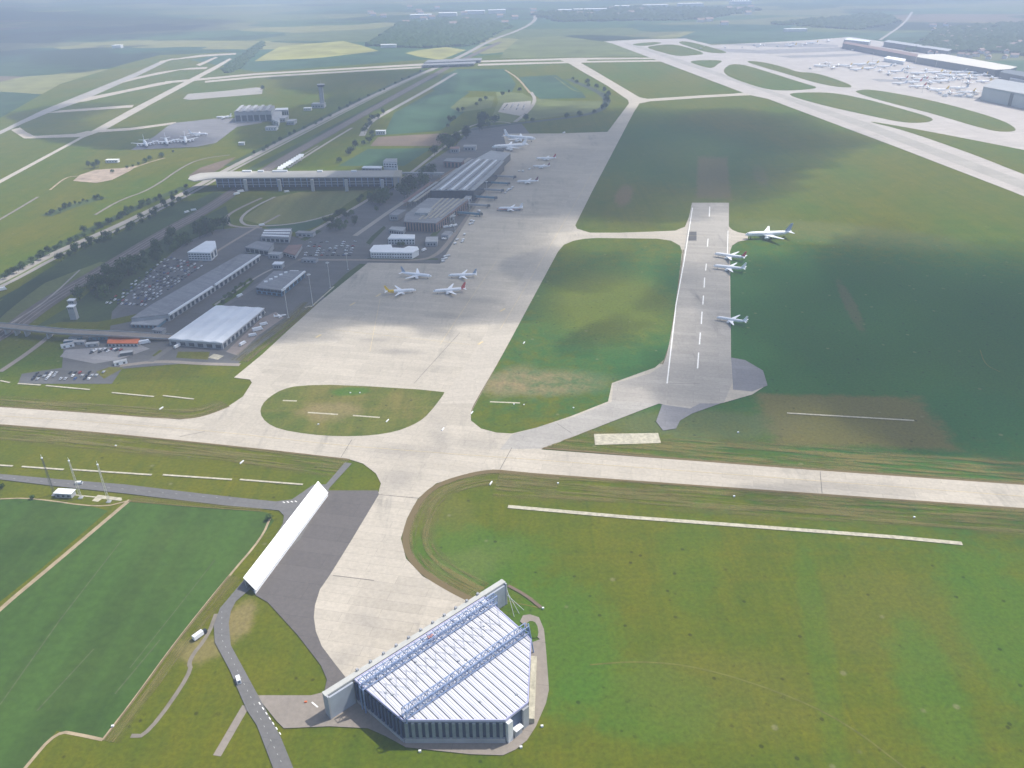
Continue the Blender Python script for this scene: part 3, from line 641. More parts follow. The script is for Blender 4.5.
def cen(pts):
    return sum((Vector((p[0], p[1], 0)) for p in pts), Vector()) / len(pts)
def Gz(px, z): return [G(*p, z) for p in px]
def windows(root, a, b_, z0, z1, n, name='window', mat=None, depth=.12, frac=.62, side=1):
    """a row of n windows along the wall line a-b, proud of the wall"""
    a = Vector((a[0], a[1], 0)); b_ = Vector((b_[0], b_[1], 0)); d = (b_ - a); u = d / n; nn = Vector((d.y, -d.x, 0)).normalized() * side
    for i in range(n):
        c = a + u * (i + .5); h = u * frac / 2
        q = [c - h - nn * .05, c + h - nn * .05, c + h + nn * depth, c - h + nn * depth]
        m = MB(); m.prism([(p.x, p.y) for p in q], z0, z1); m.build(name, mat or m_glass, root)
def outward(a, b_, pts):
    """+1 if the right-hand normal of a->b points away from the footprint"""
    c = cen(pts); a = Vector((a[0], a[1], 0)); b_ = Vector((b_[0], b_[1], 0)); d = b_ - a; nn = Vector((d.y, -d.x, 0))
    return 1 if nn.dot((a + b_) / 2 - c) > 0 else -1
def hall(name, label, cat, roof_px, h, wall, roof, group=None, over=.6, rth=.9, rows=None, base=0.45, foot=None):
    """a flat-roofed building from the outline of its roof at height h; rows = [(edge index, z0, z1, count, frac)]"""
    pts = foot or [G(*p, h).to_2d() for p in roof_px]
    c = cen(pts); root = thing(name, label, cat, (c.x, c.y, base), group)
    ins = [(p[0] + (c.x - p[0]) * .0, p[1]) for p in pts]
    m = MB(); m.prism(ins, base, h - rth); m.build('wall', wall, root)
    m = MB()
    k = [(Vector((p[0], p[1])) - c.to_2d()) for p in pts]
    q = [(c.x + v.x * (1 + over / max(v.length, 1)), c.y + v.y * (1 + over / max(v.length, 1))) for v in k]
    m.prism(q, h - rth + .01, h); m.build('roof', roof, root)
    for r in rows or []:
        i, z0, z1, n, fr = r; a, b_ = pts[i], pts[(i + 1) % len(pts)]
        windows(root, a, b_, z0 + base, z1 + base, n, frac=fr, side=outward(a, b_, pts))
    return root, pts

# ------------------------------------------------------------------ the big hangar
HB = 0.5; HH = 16.0
A_ = G(329, 716); B_ = G(503.5, 602); ux = (B_ - A_).normalized(); vx = Vector((ux.y, -ux.x, 0))      # vx points from the doors to the back
if vx.y > 0: vx = -vx
L_ = (B_ - A_).length
hroot = thing('hangar', 'huge aircraft hangar with white ribbed roof and two blue lattice girders across it', 'hangar', ((A_ + B_) / 2 + vx * 30 + Vector((0, 0, HB))))
def HC(u, v): return A_ + ux * u + vx * v
def uv(px, py, z=HH):
    d = G(px, py, z) - A_; d.z = 0; return d.dot(ux), d.dot(vx)
roofuv = [uv(*p) for p in [(359, 684), (403, 720), (505, 720), (528, 702), (531, 640), (525, 633), (496, 606)]]
uL = roofuv[0][0]; uR = roofuv[6][0]
vT = (roofuv[0][1] + roofuv[6][1]) / 2
roofuv[0] = (uL, vT); roofuv[6] = (uR, vT)
front = vT - 11.0 if vT > 12 else 2.2
poly = [(uL, front)] + roofuv[1:6] + [(uR, vT), (uR, front)]
poly = [(uL, front), roofuv[1], roofuv[2], roofuv[3], roofuv[4], roofuv[5], (uR, front)]
# roof: white standing panels with a recessed dark gutter between them
bm = bmesh.new(); vs = [bm.verts.new(HC(u, v) + Vector((0, 0, HH))) for u, v in poly]; bm.faces.new(vs)
step = 4.2; us = [uL + step * k for k in range(1, 60) if uL + step * k < max(p[0] for p in poly)]
for uc in us:
    for e in (-.3, .3):
        bmesh.ops.bisect_plane(bm, geom=bm.verts[:] + bm.edges[:] + bm.faces[:], plane_co=HC(uc + e, 0), plane_no=ux)
bmesh.ops.triangulate(bm, faces=[f for f in bm.faces if len(f.verts) > 4])
pan = MB(); gut = MB()
for f in bm.faces:
    c = f.calc_center_median() - A_; uu = c.dot(ux)
    isg = any(abs(uu - uc) < .3 for uc in us)
    z = HH - (.35 if isg else 0)
    vsn = [(v.co.x, v.co.y, z) for v in f.verts]
    if f.normal.z < 0: vsn = vsn[::-1]
    (gut if isg else pan).add(vsn, [tuple(range(len(vsn)))])
bm.free()
bod = [HC(u, v) for u, v in poly]
pan.prism([(p.x, p.y) for p in bod], HH - 1.6, HH - .4)
# low seams on each panel, mesh of the roof
rf = pan.build('roof', m_hroof, hroot)
gut.build('gutter', plain('roof_gutter', (0.12, 0.12, 0.15), .7, .1), rf)
def clipv(u):
    """v-range of the roof polygon at u"""
    r = []
    n = len(poly)
    for i in range(n):
        (u0, v0), (u1, v1) = poly[i], poly[(i + 1) % n]
        if (u0 - u) * (u1 - u) < 0: r.append(v0 + (v1 - v0) * (u - u0) / (u1 - u0))
    return (min(r), max(r)) if len(r) >= 2 else None
sm_ = MB(); k = 0
u = uL + 1
while u < max(p[0] for p in poly):
    r = clipv(u)
    if r and all(abs(u - uc) > .6 for uc in us): 
        a = HC(u, r[0] + .3); b_ = HC(u, r[1] - .3); sm_.slab([a + Vector((0, 0, HH + .06)), b_ + Vector((0, 0, HH + .06)), b_ + ux * .16 + Vector((0, 0, HH + .06)), a + ux * .16 + Vector((0, 0, HH + .06))], .14)
    u += 1.4
sm_.build('roof_seam', plain('seam_grey', (0.40, 0.40, 0.44), .7, .1), rf)
# cable bracing lying over the roof
br = MB()
for k in range(16):
    u0 = uL + 3 + k * 6.4
    for (va, vb) in ((front + 1, vT + 26),):
        for (p, q) in (((u0, va + 12), (u0 + 8, vb - 9)), ((u0 + 8, va + 12), (u0, vb - 9))):
            ra, rb = clipv(p[0]), clipv(q[0])
            if ra and rb and ra[0] < p[1] < ra[1] and rb[0] < q[1] < rb[1]: br.tube(HC(*p) + Vector((0, 0, HH + .5)), HC(*q) + Vector((0, 0, HH + .5)), .10, 4)
br.build('roof_bracing', m_steel2, rf)
ef = MB()
for i in range(len(bod)):
    a, b_ = bod[i], bod[(i + 1) % len(bod)]
    ef.slab([a + Vector((0, 0, HH - 1.0)), b_ + Vector((0, 0, HH - 1.0)), b_ + Vector((0, 0, HH + .3)), a + Vector((0, 0, HH + .3))], .5)
ef.build('roof_edge', plain('lavender_flashing', (0.42, 0.42, 0.60), .5, .05), hroot)
wl = MB(); ins = [HC(u, v) for u, v in poly]; cc = cen(ins)
wl.prism([(p.x + (cc.x - p.x) * .008, p.y + (cc.y - p.y) * .008) for p in ins], HB, HH - 1.62)
wl.build('wall', plain('steel_blue_wall', (0.06, 0.09, 0.17), .6, .12, .1), hroot)
def slatwall(i, n, cmat, z0=1.6, name='wall_panel'):
    a, b_ = bod[i], bod[(i + 1) % len(bod)]
    s = outward(a, b_, bod); d = (b_ - a); nn = Vector((d.y, -d.x, 0)).normalized() * s
    for k in range(n):
        p = a + d * ((k + .16) / n); q = a + d * ((k + .66) / n)
        m = MB(); m.prism([(p.x, p.y), (q.x, q.y), (q.x + nn.x * .9, q.y + nn.y * .9), (p.x + nn.x * .9, p.y + nn.y * .9)], HB + z0, HH - 1.7); m.build(name, cmat, hroot)
    m = MB(); p, q = a, b_; m.prism([(p.x, p.y), (q.x, q.y), (q.x + nn.x * 1.1, q.y + nn.y * 1.1), (p.x + nn.x * 1.1, p.y + nn.y * 1.1)], HB, HB + z0 - .02); m.build('plinth', m_gfac, hroot)
slatwall(1, 15, m_slats, 3.2)
slatwall(0, 13, plain('shaded_blue_panel', (0.055, 0.085, 0.17), .6, .12, .1), 2.0)  # left wall: its shade is painted in as a darker panel blue
for k in range(12):
    u_ = uL + 4 + rnd.random() * (uR - uL - 8); r_ = clipv(u_)
    if r_: v_ = r_[0] + 4 + rnd.random() * max(1, (r_[1] - r_[0] - 8)); vt_ = MB(); vt_.box(HC(u_, v_) + Vector((0, 0, HH + .15)), (1.0, 1.0, .6), .6); vt_.build('roof_vent', m_steel2, rf)
# corner tower and side door of the bevelled corner
m = MB(); p = bod[2] * .985 + bod[3] * .015; q = bod[2].lerp(bod[3], .22); s = outward(bod[2], bod[3], bod); d = bod[3] - bod[2]; nn = Vector((d.y, -d.x, 0)).normalized() * s
m.prism([(p.x, p.y), (q.x, q.y), (q.x + nn.x * 2, q.y + nn.y * 2), (p.x + nn.x * 2, p.y + nn.y * 2)], HB, HH - 1.7); m.build('corner_pier', m_wfac, hroot)
p = bod[2].lerp(bod[3], .30); q = bod[2].lerp(bod[3], .62)
m = MB(); m.prism([(p.x, p.y), (q.x, q.y), (q.x + nn.x * 3, q.y + nn.y * 3), (p.x + nn.x * 3, p.y + nn.y * 3)], HB + 5, HB + 5.5); m.build('canopy', m_white, hroot)
m = MB(); m.prism([(p.x, p.y), (q.x, q.y), (q.x + nn.x * 2, q.y + nn.y * 2), (p.x + nn.x * 2, p.y + nn.y * 2)], HB, HB + 4.9); m.build('side_door', m_gfac, hroot)
p = bod[2].lerp(bod[3], .72); q = bod[2].lerp(bod[3], .97)
m = MB(); m.prism([(p.x, p.y), (q.x, q.y), (q.x + nn.x * 1.2, q.y + nn.y * 1.2), (p.x + nn.x * 1.2, p.y + nn.y * 1.2)], HB, HH - 1.7); m.build('wall_panel', m_gfac, hroot)
p, q = bod[3], bod[4]; s = outward(p, q, bod); d = q - p; nn = Vector((d.y, -d.x, 0)).normalized() * s
m = MB(); m.prism([(p.x, p.y), (q.x, q.y), (q.x + nn.x * 3.2, q.y + nn.y * 3.2), (p.x + nn.x * 3.2, p.y + nn.y * 3.2)], HB, HB + 3.5); m.build('side_annex', m_slabw, hroot)
# sliding doors on the apron side: eight leaves on two tracks, they run past the hall into the side pockets
nd = 10
for k in range(nd):
    u0 = L_ * k / nd + .3; u1 = L_ * (k + 1) / nd - .3; v0 = -1.6 + (k % 2) * 1.7
    m = MB(); c = [HC(u0, v0), HC(u1, v0), HC(u1, v0 + 1.2), HC(u0, v0 + 1.2)]; m.prism([(x.x, x.y) for x in c], HB, HH - .6); m.build('door_leaf', m_gfac, hroot)
m = MB(); c = [HC(-.8, -1.8), HC(L_ + .8, -1.8), HC(L_ + .8, 1.5), HC(-.8, 1.5)]; m.prism([(x.x, x.y) for x in c], HH - .55, HH + .6); m.build('door_header', plain('header_grey', (0.44, 0.44, 0.41), .7, .1), hroot)
for u0, u1 in ((-.6, uL - 1.5), (uR + 1.5, L_ + .6)):
    m = MB(); c = [HC(u0, 1.8), HC(u1, 1.8), HC(u1, 3.0), HC(u0, 3.0)]; m.prism([(x.x, x.y) for x in c], HB, HH - .6); m.build('pocket_wall', plain('pocket_wall_paint', (0.34, 0.37, 0.42), .6, .1), hroot)
for u0 in (-.8, L_ - .8):
    m = MB(); c = [HC(u0 + .3, -2.1), HC(u0 + 1.2, -2.1), HC(u0 + 1.2, 3.2), HC(u0 + .3, 3.2)]; m.prism([(x.x, x.y) for x in c], HB, HH + .5); m.build('end_pier', m_gfac, hroot)
for k in range(11):
    u0 = uL + 4 + (uR - uL - 6) * k / 10
    m = MB(); m.box(HC(u0, -1.5) + Vector((0, 0, HH + .62)), (1.3, 1.3, 1.2), PI / 4); m.build('door_motor_housing', m_gfac, hroot)
def truss(v, u0, u1, w=3.2, hgt=5.0, n=18):
    m = MB(); z0 = HH + 1.3; z1 = z0 + hgt
    for vv in (v - w / 2, v + w / 2):
        for z in (z0, z1): m.tube(HC(u0, vv) + Vector((0, 0, z)), HC(u1, vv) + Vector((0, 0, z)), .28, 6)
    for k in range(n + 1):
        u = u0 + (u1 - u0) * k / n; un = u0 + (u1 - u0) * (k + 1) / n
        for vv in (v - w / 2, v + w / 2):
            m.tube(HC(u, vv) + Vector((0, 0, z0)), HC(u, vv) + Vector((0, 0, z1)), .2, 5)
            if k < n:
                za, zb = (z0, z1) if k % 2 else (z1, z0)
                m.tube(HC(u, vv) + Vector((0, 0, za)), HC(un, vv) + Vector((0, 0, zb)), .2, 5)
        for z in (z0, z1):
            m.tube(HC(u, v - w / 2) + Vector((0, 0, z)), HC(u, v + w / 2) + Vector((0, 0, z)), .17, 5)
            if k < n: 
                s_ = 1 if k % 2 else -1
                m.tube(HC(u, v - s_ * w / 2) + Vector((0, 0, z)), HC(un, v + s_ * w / 2) + Vector((0, 0, z)), .15, 5)
    t_ = m.build('roof_girder', m_steel, hroot)
    for u in (u0 + .3, u1 - .3):
        for vv in (v - w / 2, v + w / 2):
            q = MB(); q.tube(HC(u, vv) + Vector((0, 0, HB)), HC(u, vv) + Vector((0, 0, z0)), .45, 6); q.build('girder_leg', m_steel, t_)
truss(vT + 1, uL - 1.5, uR + 1.5)
u2, v2 = uv(407, 712, HH + 3); u3, v3 = uv(526, 630, HH + 3)
truss((v2 + v3) / 2, u2 - 2, u3 + 1, n=21)
q = MB(); c = HC(u3 + 1, (v2 + v3) / 2); q.box((c.x, c.y, HB), (5, 5, HH + 2), math.atan2(ux.y, ux.x)); 
q = MB()
for k in range(4): q.tube(HC(u3 + 1 + (k % 2) * 3, (v2 + v3) / 2 + (k // 2 - .5) * 4) + Vector((0, 0, HB)), HC(u3 + 2, (v2 + v3) / 2) + Vector((0, 0, HH + 6)), .4, 6)
q.build('girder_tower', m_steel, hroot)
q = MB()
for k in range(3): q.tube(HC(L_, 3) + Vector((0, 0, HH - 2 - k * 3)), HC(L_ - 4 + k * 4, 14) + Vector((0, 0, HB)), .18, 5)
q.build('stay_rod', m_steel2, hroot)
m = MB(); c = [HC(uL + (uR - uL) * .52 + s_ * 1.6, vT - 4 + k) for s_, k in ((-1, 0), (1, 0), (1, 3), (-1, 3))]; m.prism([(x.x, x.y) for x in c], HH + .15, HH + 2); m.build('roof_plant', plain('red_roof_plant', (.45, .2, .15), .7, .1), hroot)

# ------------------------------------------------------------------ long white shelter
SH = [G(244, 581.5, 5), G(318.5, 484.5, 5), G(328, 491.5, 5), G(255.5, 589, 5)]
c = cen(SH); sroot = thing('noise_shelter', 'long bright white sloping-roof shelter between the road and the dark asphalt', 'shelter', (c.x, c.y, .5))
a0, a1, b1, b0 = SH
dz = Vector((0, 0, 1))
m = MB(); m.slab([a0 + dz * 3.0, a1 + dz * 3.0, b1 - dz * 1.2, b0 - dz * 1.2], .35); m.build('roof', m_bright, sroot)
n = 24
for k in range(n + 1):
    p = a0.lerp(a1, .01 + .98 * k / n); q = MB(); q.tube((p.x, p.y, .5), (p.x, p.y, 7.7), .22, 6); q.build('post', m_steel2, sroot)
m = MB(); p0 = a0.lerp(b0, .12); p1 = a1.lerp(b1, .12); m.slab([(p0.x, p0.y, .5), (p1.x, p1.y, .5), (p1.x, p1.y, 7.0), (p0.x, p0.y, 7.0)], .3); m.build('back_wall', m_gfac, sroot)
m = MB(); m.prism([(p.x, p.y) for p in (b0.lerp(a0, .08), b1.lerp(a1, .08), b1.lerp(a1, .2), b0.lerp(a0, .2))], .5, 3.0); m.build('front_wall', m_white, sroot)

# ------------------------------------------------------------------ halls and offices
r, f = hall('cargo_hall', 'wide hall with bright white shallow ridged roof beside the main apron', 'hall', [(168.5, 338.5), (216, 305.5), (264, 308), (222, 342.5)], 8, m_gfac, m_roofw, rows=[(0, .5, 4, 4, .5), (3, .6, 4.5, 6, .6), (2, .4, 5, 11, .6)])
c = cen(f); m = MB()                                         # three shallow ridges running the length of the roof
P4 = [Vector((p[0], p[1], 8.02)) for p in f]
for k in range(4):
    s0, s1 = k / 4 + .005, (k + 1) / 4 - .005; sm2 = (s0 + s1) / 2
    a, b_, c_, d_ = P4[0].lerp(P4[3], s0), P4[1].lerp(P4[2], s0), P4[1].lerp(P4[2], s1), P4[0].lerp(P4[3], s1)
    e, g_ = P4[0].lerp(P4[3], sm2) + dz * .7, P4[1].lerp(P4[2], sm2) + dz * .7
    m.add([a, b_, c_, d_, e, g_], [(0, 1, 5, 4), (4, 5, 2, 3), (0, 4, 3), (1, 2, 5)])
m.build('roof_ridge', m_roofw, r)
def paneledge(r, a, b_, z0, z1, mat, name, out=1.5):
    a = Vector((a[0], a[1], 0)); b_ = Vector((b_[0], b_[1], 0)); d = (b_ - a).normalized(); nn = Vector((d.y, -d.x, 0)) * out
    m = MB(); m.prism([(p.x, p.y) for p in (a, b_, b_ + nn, a + nn)], z0, z1); m.build(name, mat, r)
r, f = hall('freight_hall', 'very long grey-roofed freight hall with a pale eave along one side', 'hall', [(131, 318), (154, 303), (240, 254), (259, 254.5), (214, 284.5), (168, 314)], 9, m_gfac, m_groof, rows=[(3, .4, 5.2, 11, .55), (4, .4, 5.2, 11, .55), (5, .5, 3.5, 6, .6)])
paneledge(r, f[3], f[4], 7.6, 9.3, m_white, 'eave', -2.2 if outward(f[3], f[4], f) < 0 else 2.2)
paneledge(r, Vector(f[4]).lerp(Vector(f[5]), .06), f[5], 7.6, 9.3, m_white, 'eave', -2.2 if outward(f[4], f[5], f) < 0 else 2.2)
hall('loading_annex', 'low blue-grey annex with striped roof at the near end of the long freight hall', 'annex', [(131, 324), (134, 320), (167, 317), (157, 325)], 4.5, m_cont, m_lroof, rows=[(3, .5, 3, 6, .6)])
r, f = hall('maintenance_hall', 'small hall with blue glazed front and dark roof beside light masts', 'hall', [(256, 287), (274, 271), (304, 271), (281, 290)], 8.5, m_bluef, m_groof, rows=[(3, 4, 7.4, 7, .9), (3, .4, 3.2, 5, .7), (2, .6, 5, 6, .7)])
paneledge(r, f[2], f[3], 7.0, 8.9, m_white, 'eave', -2 if outward(f[2], f[3], f) < 0 else 2)
for i in range(5):
    g = G(266 + i * 5, 282 - i * 2.3, 8.5); m = MB(); m.box((g.x, g.y, 8.52), (4, 3, 1.2), .3); m.build('roof_light', m_white, r)
r, f = hall('office_block', 'white three-storey office at the end of the crowded car park', 'building', [(187.5, 252), (206, 241), (215, 241), (216, 247), (210, 252.5)], 12, m_wfac, m_roofw, rows=[(4, 2, 3.3, 8, .7), (4, 5, 6.3, 8, .7), (4, 8, 9.3, 8, .7), (3, 2, 9.3, 2, .5)])
r, f = hall('grey_shed', 'grey shed with dark front standing behind the long freight hall', 'shed', [(245, 247), (257, 241), (273.5, 243), (268, 250.5)], 8, m_gfac, m_groof, rows=[(3, 1, 6, 5, .85)])
r, f = hall('striped_roof_shed', 'shed with three pale roof stripes near the ring road', 'shed', [(261, 236.5), (265, 229), (291.5, 228), (288.5, 238)], 8, m_gfac, m_groof, rows=[(3, 1, 5, 6, .7)])
P4 = [Vector((p[0], p[1], 8.02)) for p in f]
for k in range(3):
    s0 = .12 + k * .3; m = MB(); m.slab([P4[0].lerp(P4[1], s0) + dz * .2, P4[3].lerp(P4[2], s0) + dz * .2, P4[3].lerp(P4[2], s0 + .1) + dz * .2, P4[0].lerp(P4[1], s0 + .1) + dz * .2], .4); m.build('roof_light', m_white, r)
hall('brown_shed', 'low reddish-brown roofed shed beside the staff car park', 'shed', [(283, 251.5), (289, 245), (302, 244.5), (295, 255)], 6, m_gfac, m_bfac, rows=[(3, .8, 3, 4, .6)])
r, f = hall('u_shaped_office', 'white two-storey office wrapped round a small planted court by the apron', 'building',
            [(370, 250), (374, 245), (391.5, 244.5), (392.5, 247.5), (403, 248), (408, 246), (417, 246.5), (418.5, 249), (412, 252.5), (371, 252)], 9, m_wfac, m_white, rows=[(8, 1.2, 2.6, 16, .6), (8, 5, 6.4, 16, .6)])
hall('long_white_office', 'narrow white-roofed office right behind the courtyard office', 'building', [(388, 238.5), (391.5, 234), (414.5, 234.5), (414.5, 238.5)], 9, m_wfac, m_roofw, rows=[(3, 1, 3, 9, .6), (3, 4.5, 6.5, 9, .6)])
hall('canopy_building', 'pale low building with a flat roof in front of the brown terminal front', 'building', [(389, 229), (392, 226.5), (405.5, 227), (403, 231)], 7, m_gfac, m_lroof, rows=[(3, 1, 4, 6, .6)])
# passenger terminal
r, f = hall('terminal_building', 'big grey-roofed passenger terminal with reddish-brown front next to the apron', 'terminal', [(404, 221.5), (406, 214), (428, 198), (468, 199), (444, 217), (436, 223)], 14, m_bfac, m_groof, rows=[(5, .6, 12, 11, .5), (4, 1, 10, 4, .6), (3, 1, 10, 12, .6)])
P6 = [Vector((p[0], p[1], 14.02)) for p in f]
for k in range(5):
    s0 = .35 + k * .13; a = P6[2].lerp(P6[3], s0); b_ = P6[0].lerp(P6[4], s0); m = MB(); m.slab([a + dz * .4, b_ + dz * .4, b_ + dz * .4 + Vector((3, 0, 0)), a + dz * .4 + Vector((3, 0, 0))], .8); m.build('roof_strip', m_tan, r)
g = G(424, 213, 14); m = MB(); m.box((g.x, g.y, 14.02), (20, 26, 4), -.2); m.build('roof_plant', m_lroof, r)
r, f = hall('check_in_hall', 'long terminal hall with silver ribbed roof and dark glass front', 'terminal', [(430, 190), (455, 170), (472, 159), (504, 161), (491, 175), (474, 190)], 18, m_dglass, m_lroof, rows=[(5, 1, 14, 12, .8), (4, 1, 14, 12, .8)])
P6 = [Vector((p[0], p[1], 18.02)) for p in f]
for k in range(7):
    s0 = .08 + k * .13; a = P6[2].lerp(P6[3], s0); b_ = P6[0].lerp(P6[5], s0); m = MB(); m.slab([a + dz * .6, b_ + dz * .6, b_ + dz * .6 + Vector((3.4, 0, 0)), a + dz * .6 + Vector((3.4, 0, 0))], 1.2); m.build('roof_rib', m_roofw if k % 2 else m_groof, r)
r, f = hall('east_terminal_hall', 'pale flat-roofed terminal hall at the far end of the pier row', 'terminal', [(465, 164.5), (491, 150.5), (510.5, 153), (499, 164)], 14, m_dglass, m_lroof, rows=[(3, 1, 11, 9, .8), (2, 1, 10, 6, .8)])
r, f = hall('gate_gallery', 'narrow raised gallery with pale roof running along the aircraft stands', 'gallery', [(445, 216), (497, 166), (501, 167), (450, 217)], 9, m_gfac, m_lroof, rows=[(2, 1, 6, 22, .7)])
for k in range(6):
    s0 = .12 + k * .145; a = Vector(f[3]).lerp(Vector(f[2]), s0); 
    br_ = thing('passenger_bridge', 'dark covered boarding bridge reaching from the gate gallery towards the stands', 'jet bridge', (a.x, a.y, .5), 'boarding bridges along the gate gallery')
    e = a + Vector((34, -9)); m = MB(); m.slab([(a.x, a.y + 1.6, 5), (e.x, e.y + 1.6, 4.5), (e.x, e.y - 1.6, 4.5), (a.x, a.y - 1.6, 5)], 2.8); m.build('tunnel', m_gfac if k % 2 else m_cont, br_)
    m = MB(); m.tube((e.x, e.y, .5), (e.x, e.y, 3), .6, 8); m.build('wheel_column', m_dsteel, br_)
    m = MB(); m.box((e.x + 2.4, e.y - .6, 3.1), (4.5, 5, 3.4), .2); m.build('cab', m_dsteel, br_)
for i in range(3):
    q = [(404 + i * 5, 202 - i * .2), (431 + i * 6, 182 - i * .3)]
    a, b_ = G(*q[0], 10), G(*q[1], 10); c = (a + b_) / 2
    rr = thing('canopy_roof', ('outermost', 'middle', 'innermost')[i] + ' of three long brown and white canopies on the road side of the terminal', 'canopy', (c.x, c.y, .5))
    d = (b_ - a).normalized(); nn = Vector((d.y, -d.x, 0)) * 5
    m = MB(); m.slab([a - nn * .5, b_ - nn * .5, b_ + nn * .5, a + nn * .5], .6); m.build('roof', (m_bfac, m_lroof, m_tan)[i], rr)
    for k in range(8):
        p = a.lerp(b_, (k + .5) / 8); m = MB(); m.tube((p.x, p.y, .5), (p.x, p.y, 9.7), .3, 6); m.build('column', m_steel2, rr)
hall('brick_building', 'dark reddish block in the trees at the far end of the station footbridge', 'building', [(443.5, 161), (447, 158), (464, 158.5), (462, 162)], 12, m_bfac, m_groof, rows=[(3, 1, 9, 5, .5)])

# the elevated hall over the motorway and railway
Z1 = 22.0
f = [G(188, 179, Z1), G(190, 176, Z1), G(200, 173, Z1), G(224, 171.5, Z1), G(400, 170, Z1), G(398, 176.5, Z1), G(215, 178, Z1), G(194, 181, Z1)]
c = cen(f); r = thing('bridge_hall', 'long raised glass-fronted hall with pale roof crossing the motorway and railway', 'building', (c.x, c.y, .5))
f2 = [(p.x, p.y) for p in f]
m = MB(); m.prism(f2, Z1 - 1.5, Z1); m.build('roof', plain('pale_stone_roof', (0.40, 0.38, 0.34), .8, .1, .03), r)
core = [G(216, 178, Z1), G(398, 176.7, Z1), G(399.5, 170.5, Z1), G(226, 172.2, Z1)]
m = MB(); m.prism([(p.x, p.y) for p in core], 6.0, Z1 - 1.52); m.build('glass_storeys', m_dglass, r)
a, b_ = core[0], core[1]
for k in range(31):
    p = a.lerp(b_, k / 30); m = MB(); m.box((p.x, p.y - .5, 6.1), (1.0, 1.1, Z1 - 7.8)); m.build('facade_fin', m_steel, r)
for z in (10, 14.5): 
    m = MB(); m.prism([(a.x, a.y - .9), (b_.x, b_.y - .9), (b_.x, b_.y - .1), (a.x, a.y - .1)], z, z + .7); m.build('storey_band', m_gfac, r)
for x in (245, 279, 312, 346, 382):
    p = G(x, 178, Z1); m = MB(); m.box((p.x, p.y - 3, .5), (5, 4, Z1 - 2.2)); m.build('pier', m_lroof, r)
for x in (235, 260, 290, 320, 350, 380):
    p = G(x, 173, Z1); m = MB(); m.box((p.x, p.y, .5), (4, 18, 5.6)); m.build('support', m_gfac, r)
q_ = [G(393, 176.8, Z1 + .2), G(400.5, 176.6, Z1 + .2), G(402, 170.2, Z1 + .2), G(395, 170.3, Z1 + .2)]
m = MB(); m.prism([(p.x, p.y) for p in q_], .5, Z1 + .2); m.build('end_block', m_tan, r)
for x, w_ in ((247, 16), (261, 10), (280, 26), (320, 9), (354, 9)):
    p = G(x, 171.8, Z1); m = MB(); m.box((p.x, p.y, Z1 + .02), (w_, 5, 2.6)); m.build('roof_plant', m_white, r)
r, f = hall('hotel_block', 'pale upright block rising behind the right end of the raised hall', 'building', [(383, 161.5), (386, 158.5), (397, 158.5), (396.5, 162)], 34, m_wfac, m_lroof, rows=[(3, 24, 26, 5, .6), (3, 28, 30, 5, .6), (2, 24, 30, 2, .4)])
hall('hotel_wing', 'low white wing with dark window band beside the pale block', 'building', [(362, 167.5), (364, 166), (382, 166), (381, 168)], 26, m_gfac, m_white, rows=[(3, 20, 23, 6, .8)])
# footbridge to the terminal
a, b_ = G(401, 173.5, 10), G(444, 173.8, 10); c = (a + b_) / 2
r = thing('footbridge', 'thin pale covered footbridge from the raised hall to the terminal', 'bridge', (c.x, c.y, .5))
m = MB(); m.slab([a, b_, b_ + Vector((0, 6, 0)), a + Vector((0, 6, 0))], 3); m.build('deck', m_lroof, r)
for k in range(5):
    p = a.lerp(b_, (k + .5) / 5); m = MB(); m.box((p.x, p.y + 3, .5), (1.5, 1.5, 8)); m.build('pier', m_gfac, r)
# station roofs
a, b_ = G(277, 169.5, 9), G(300, 155.5, 9); d = b_ - a
for k in range(1):
    r = thing('station_canopy', 'white sawtooth platform roof beside the railway behind the raised hall', 'canopy', ((a + b_) / 2).to_tuple()[:2] + (.5,))
    n = 9; nn = Vector((d.y, -d.x, 0)).normalized() * 11
    for j in range(n):
        p, q = a.lerp(b_, j / n), a.lerp(b_, (j + .62) / n); m = MB()
        m.slab([p, q + dz * 4, q + dz * 4 + nn, p + nn], .5); m.build('roof_segment', m_white, r)
        m = MB(); c = (p + q) / 2 + nn / 2; m.tube((c.x, c.y, .5), (c.x, c.y, 9.8), .4, 6); m.build('column', m_steel2, r)

# taxiway bridge over the motorway
q_ = [G(426, 66.8), G(430, 62.6), G(480, 60.2), G(484, 63.5)]
r = thing('taxiway_bridge', 'wide grey bridge carrying the taxiways across the motorway and railway', 'bridge', (cen(q_).x, cen(q_).y, .5))
q1 = [G(424, 65.6), G(428, 62.4), G(482, 60.3), G(481, 63.0)]; q2 = [G(422, 68.4), G(424, 66.2), (G(476, 64)), G(474, 66.4)]
for q in (q1, q2):
    m = MB(); m.prism([(p.x, p.y) for p in q], 6.0, 9.0); m.build('deck', m_groof, r)
    m = MB(); p0, p1 = q[0], q[3]; m.slab([(p0.x, p0.y, 9.02), (p1.x, p1.y, 9.02), (p1.x, p1.y, 10.6), (p0.x, p0.y, 10.6)], 1.0); m.build('parapet', m_gfac, r)
    for k in range(5):
        p = q[0].lerp(q[3], (k + .5) / 5) + Vector((0, 14, 0)); m = MB(); m.box((p.x, p.y, .5), (6, 22, 5.45)); m.build('pier', m_lroof, r)
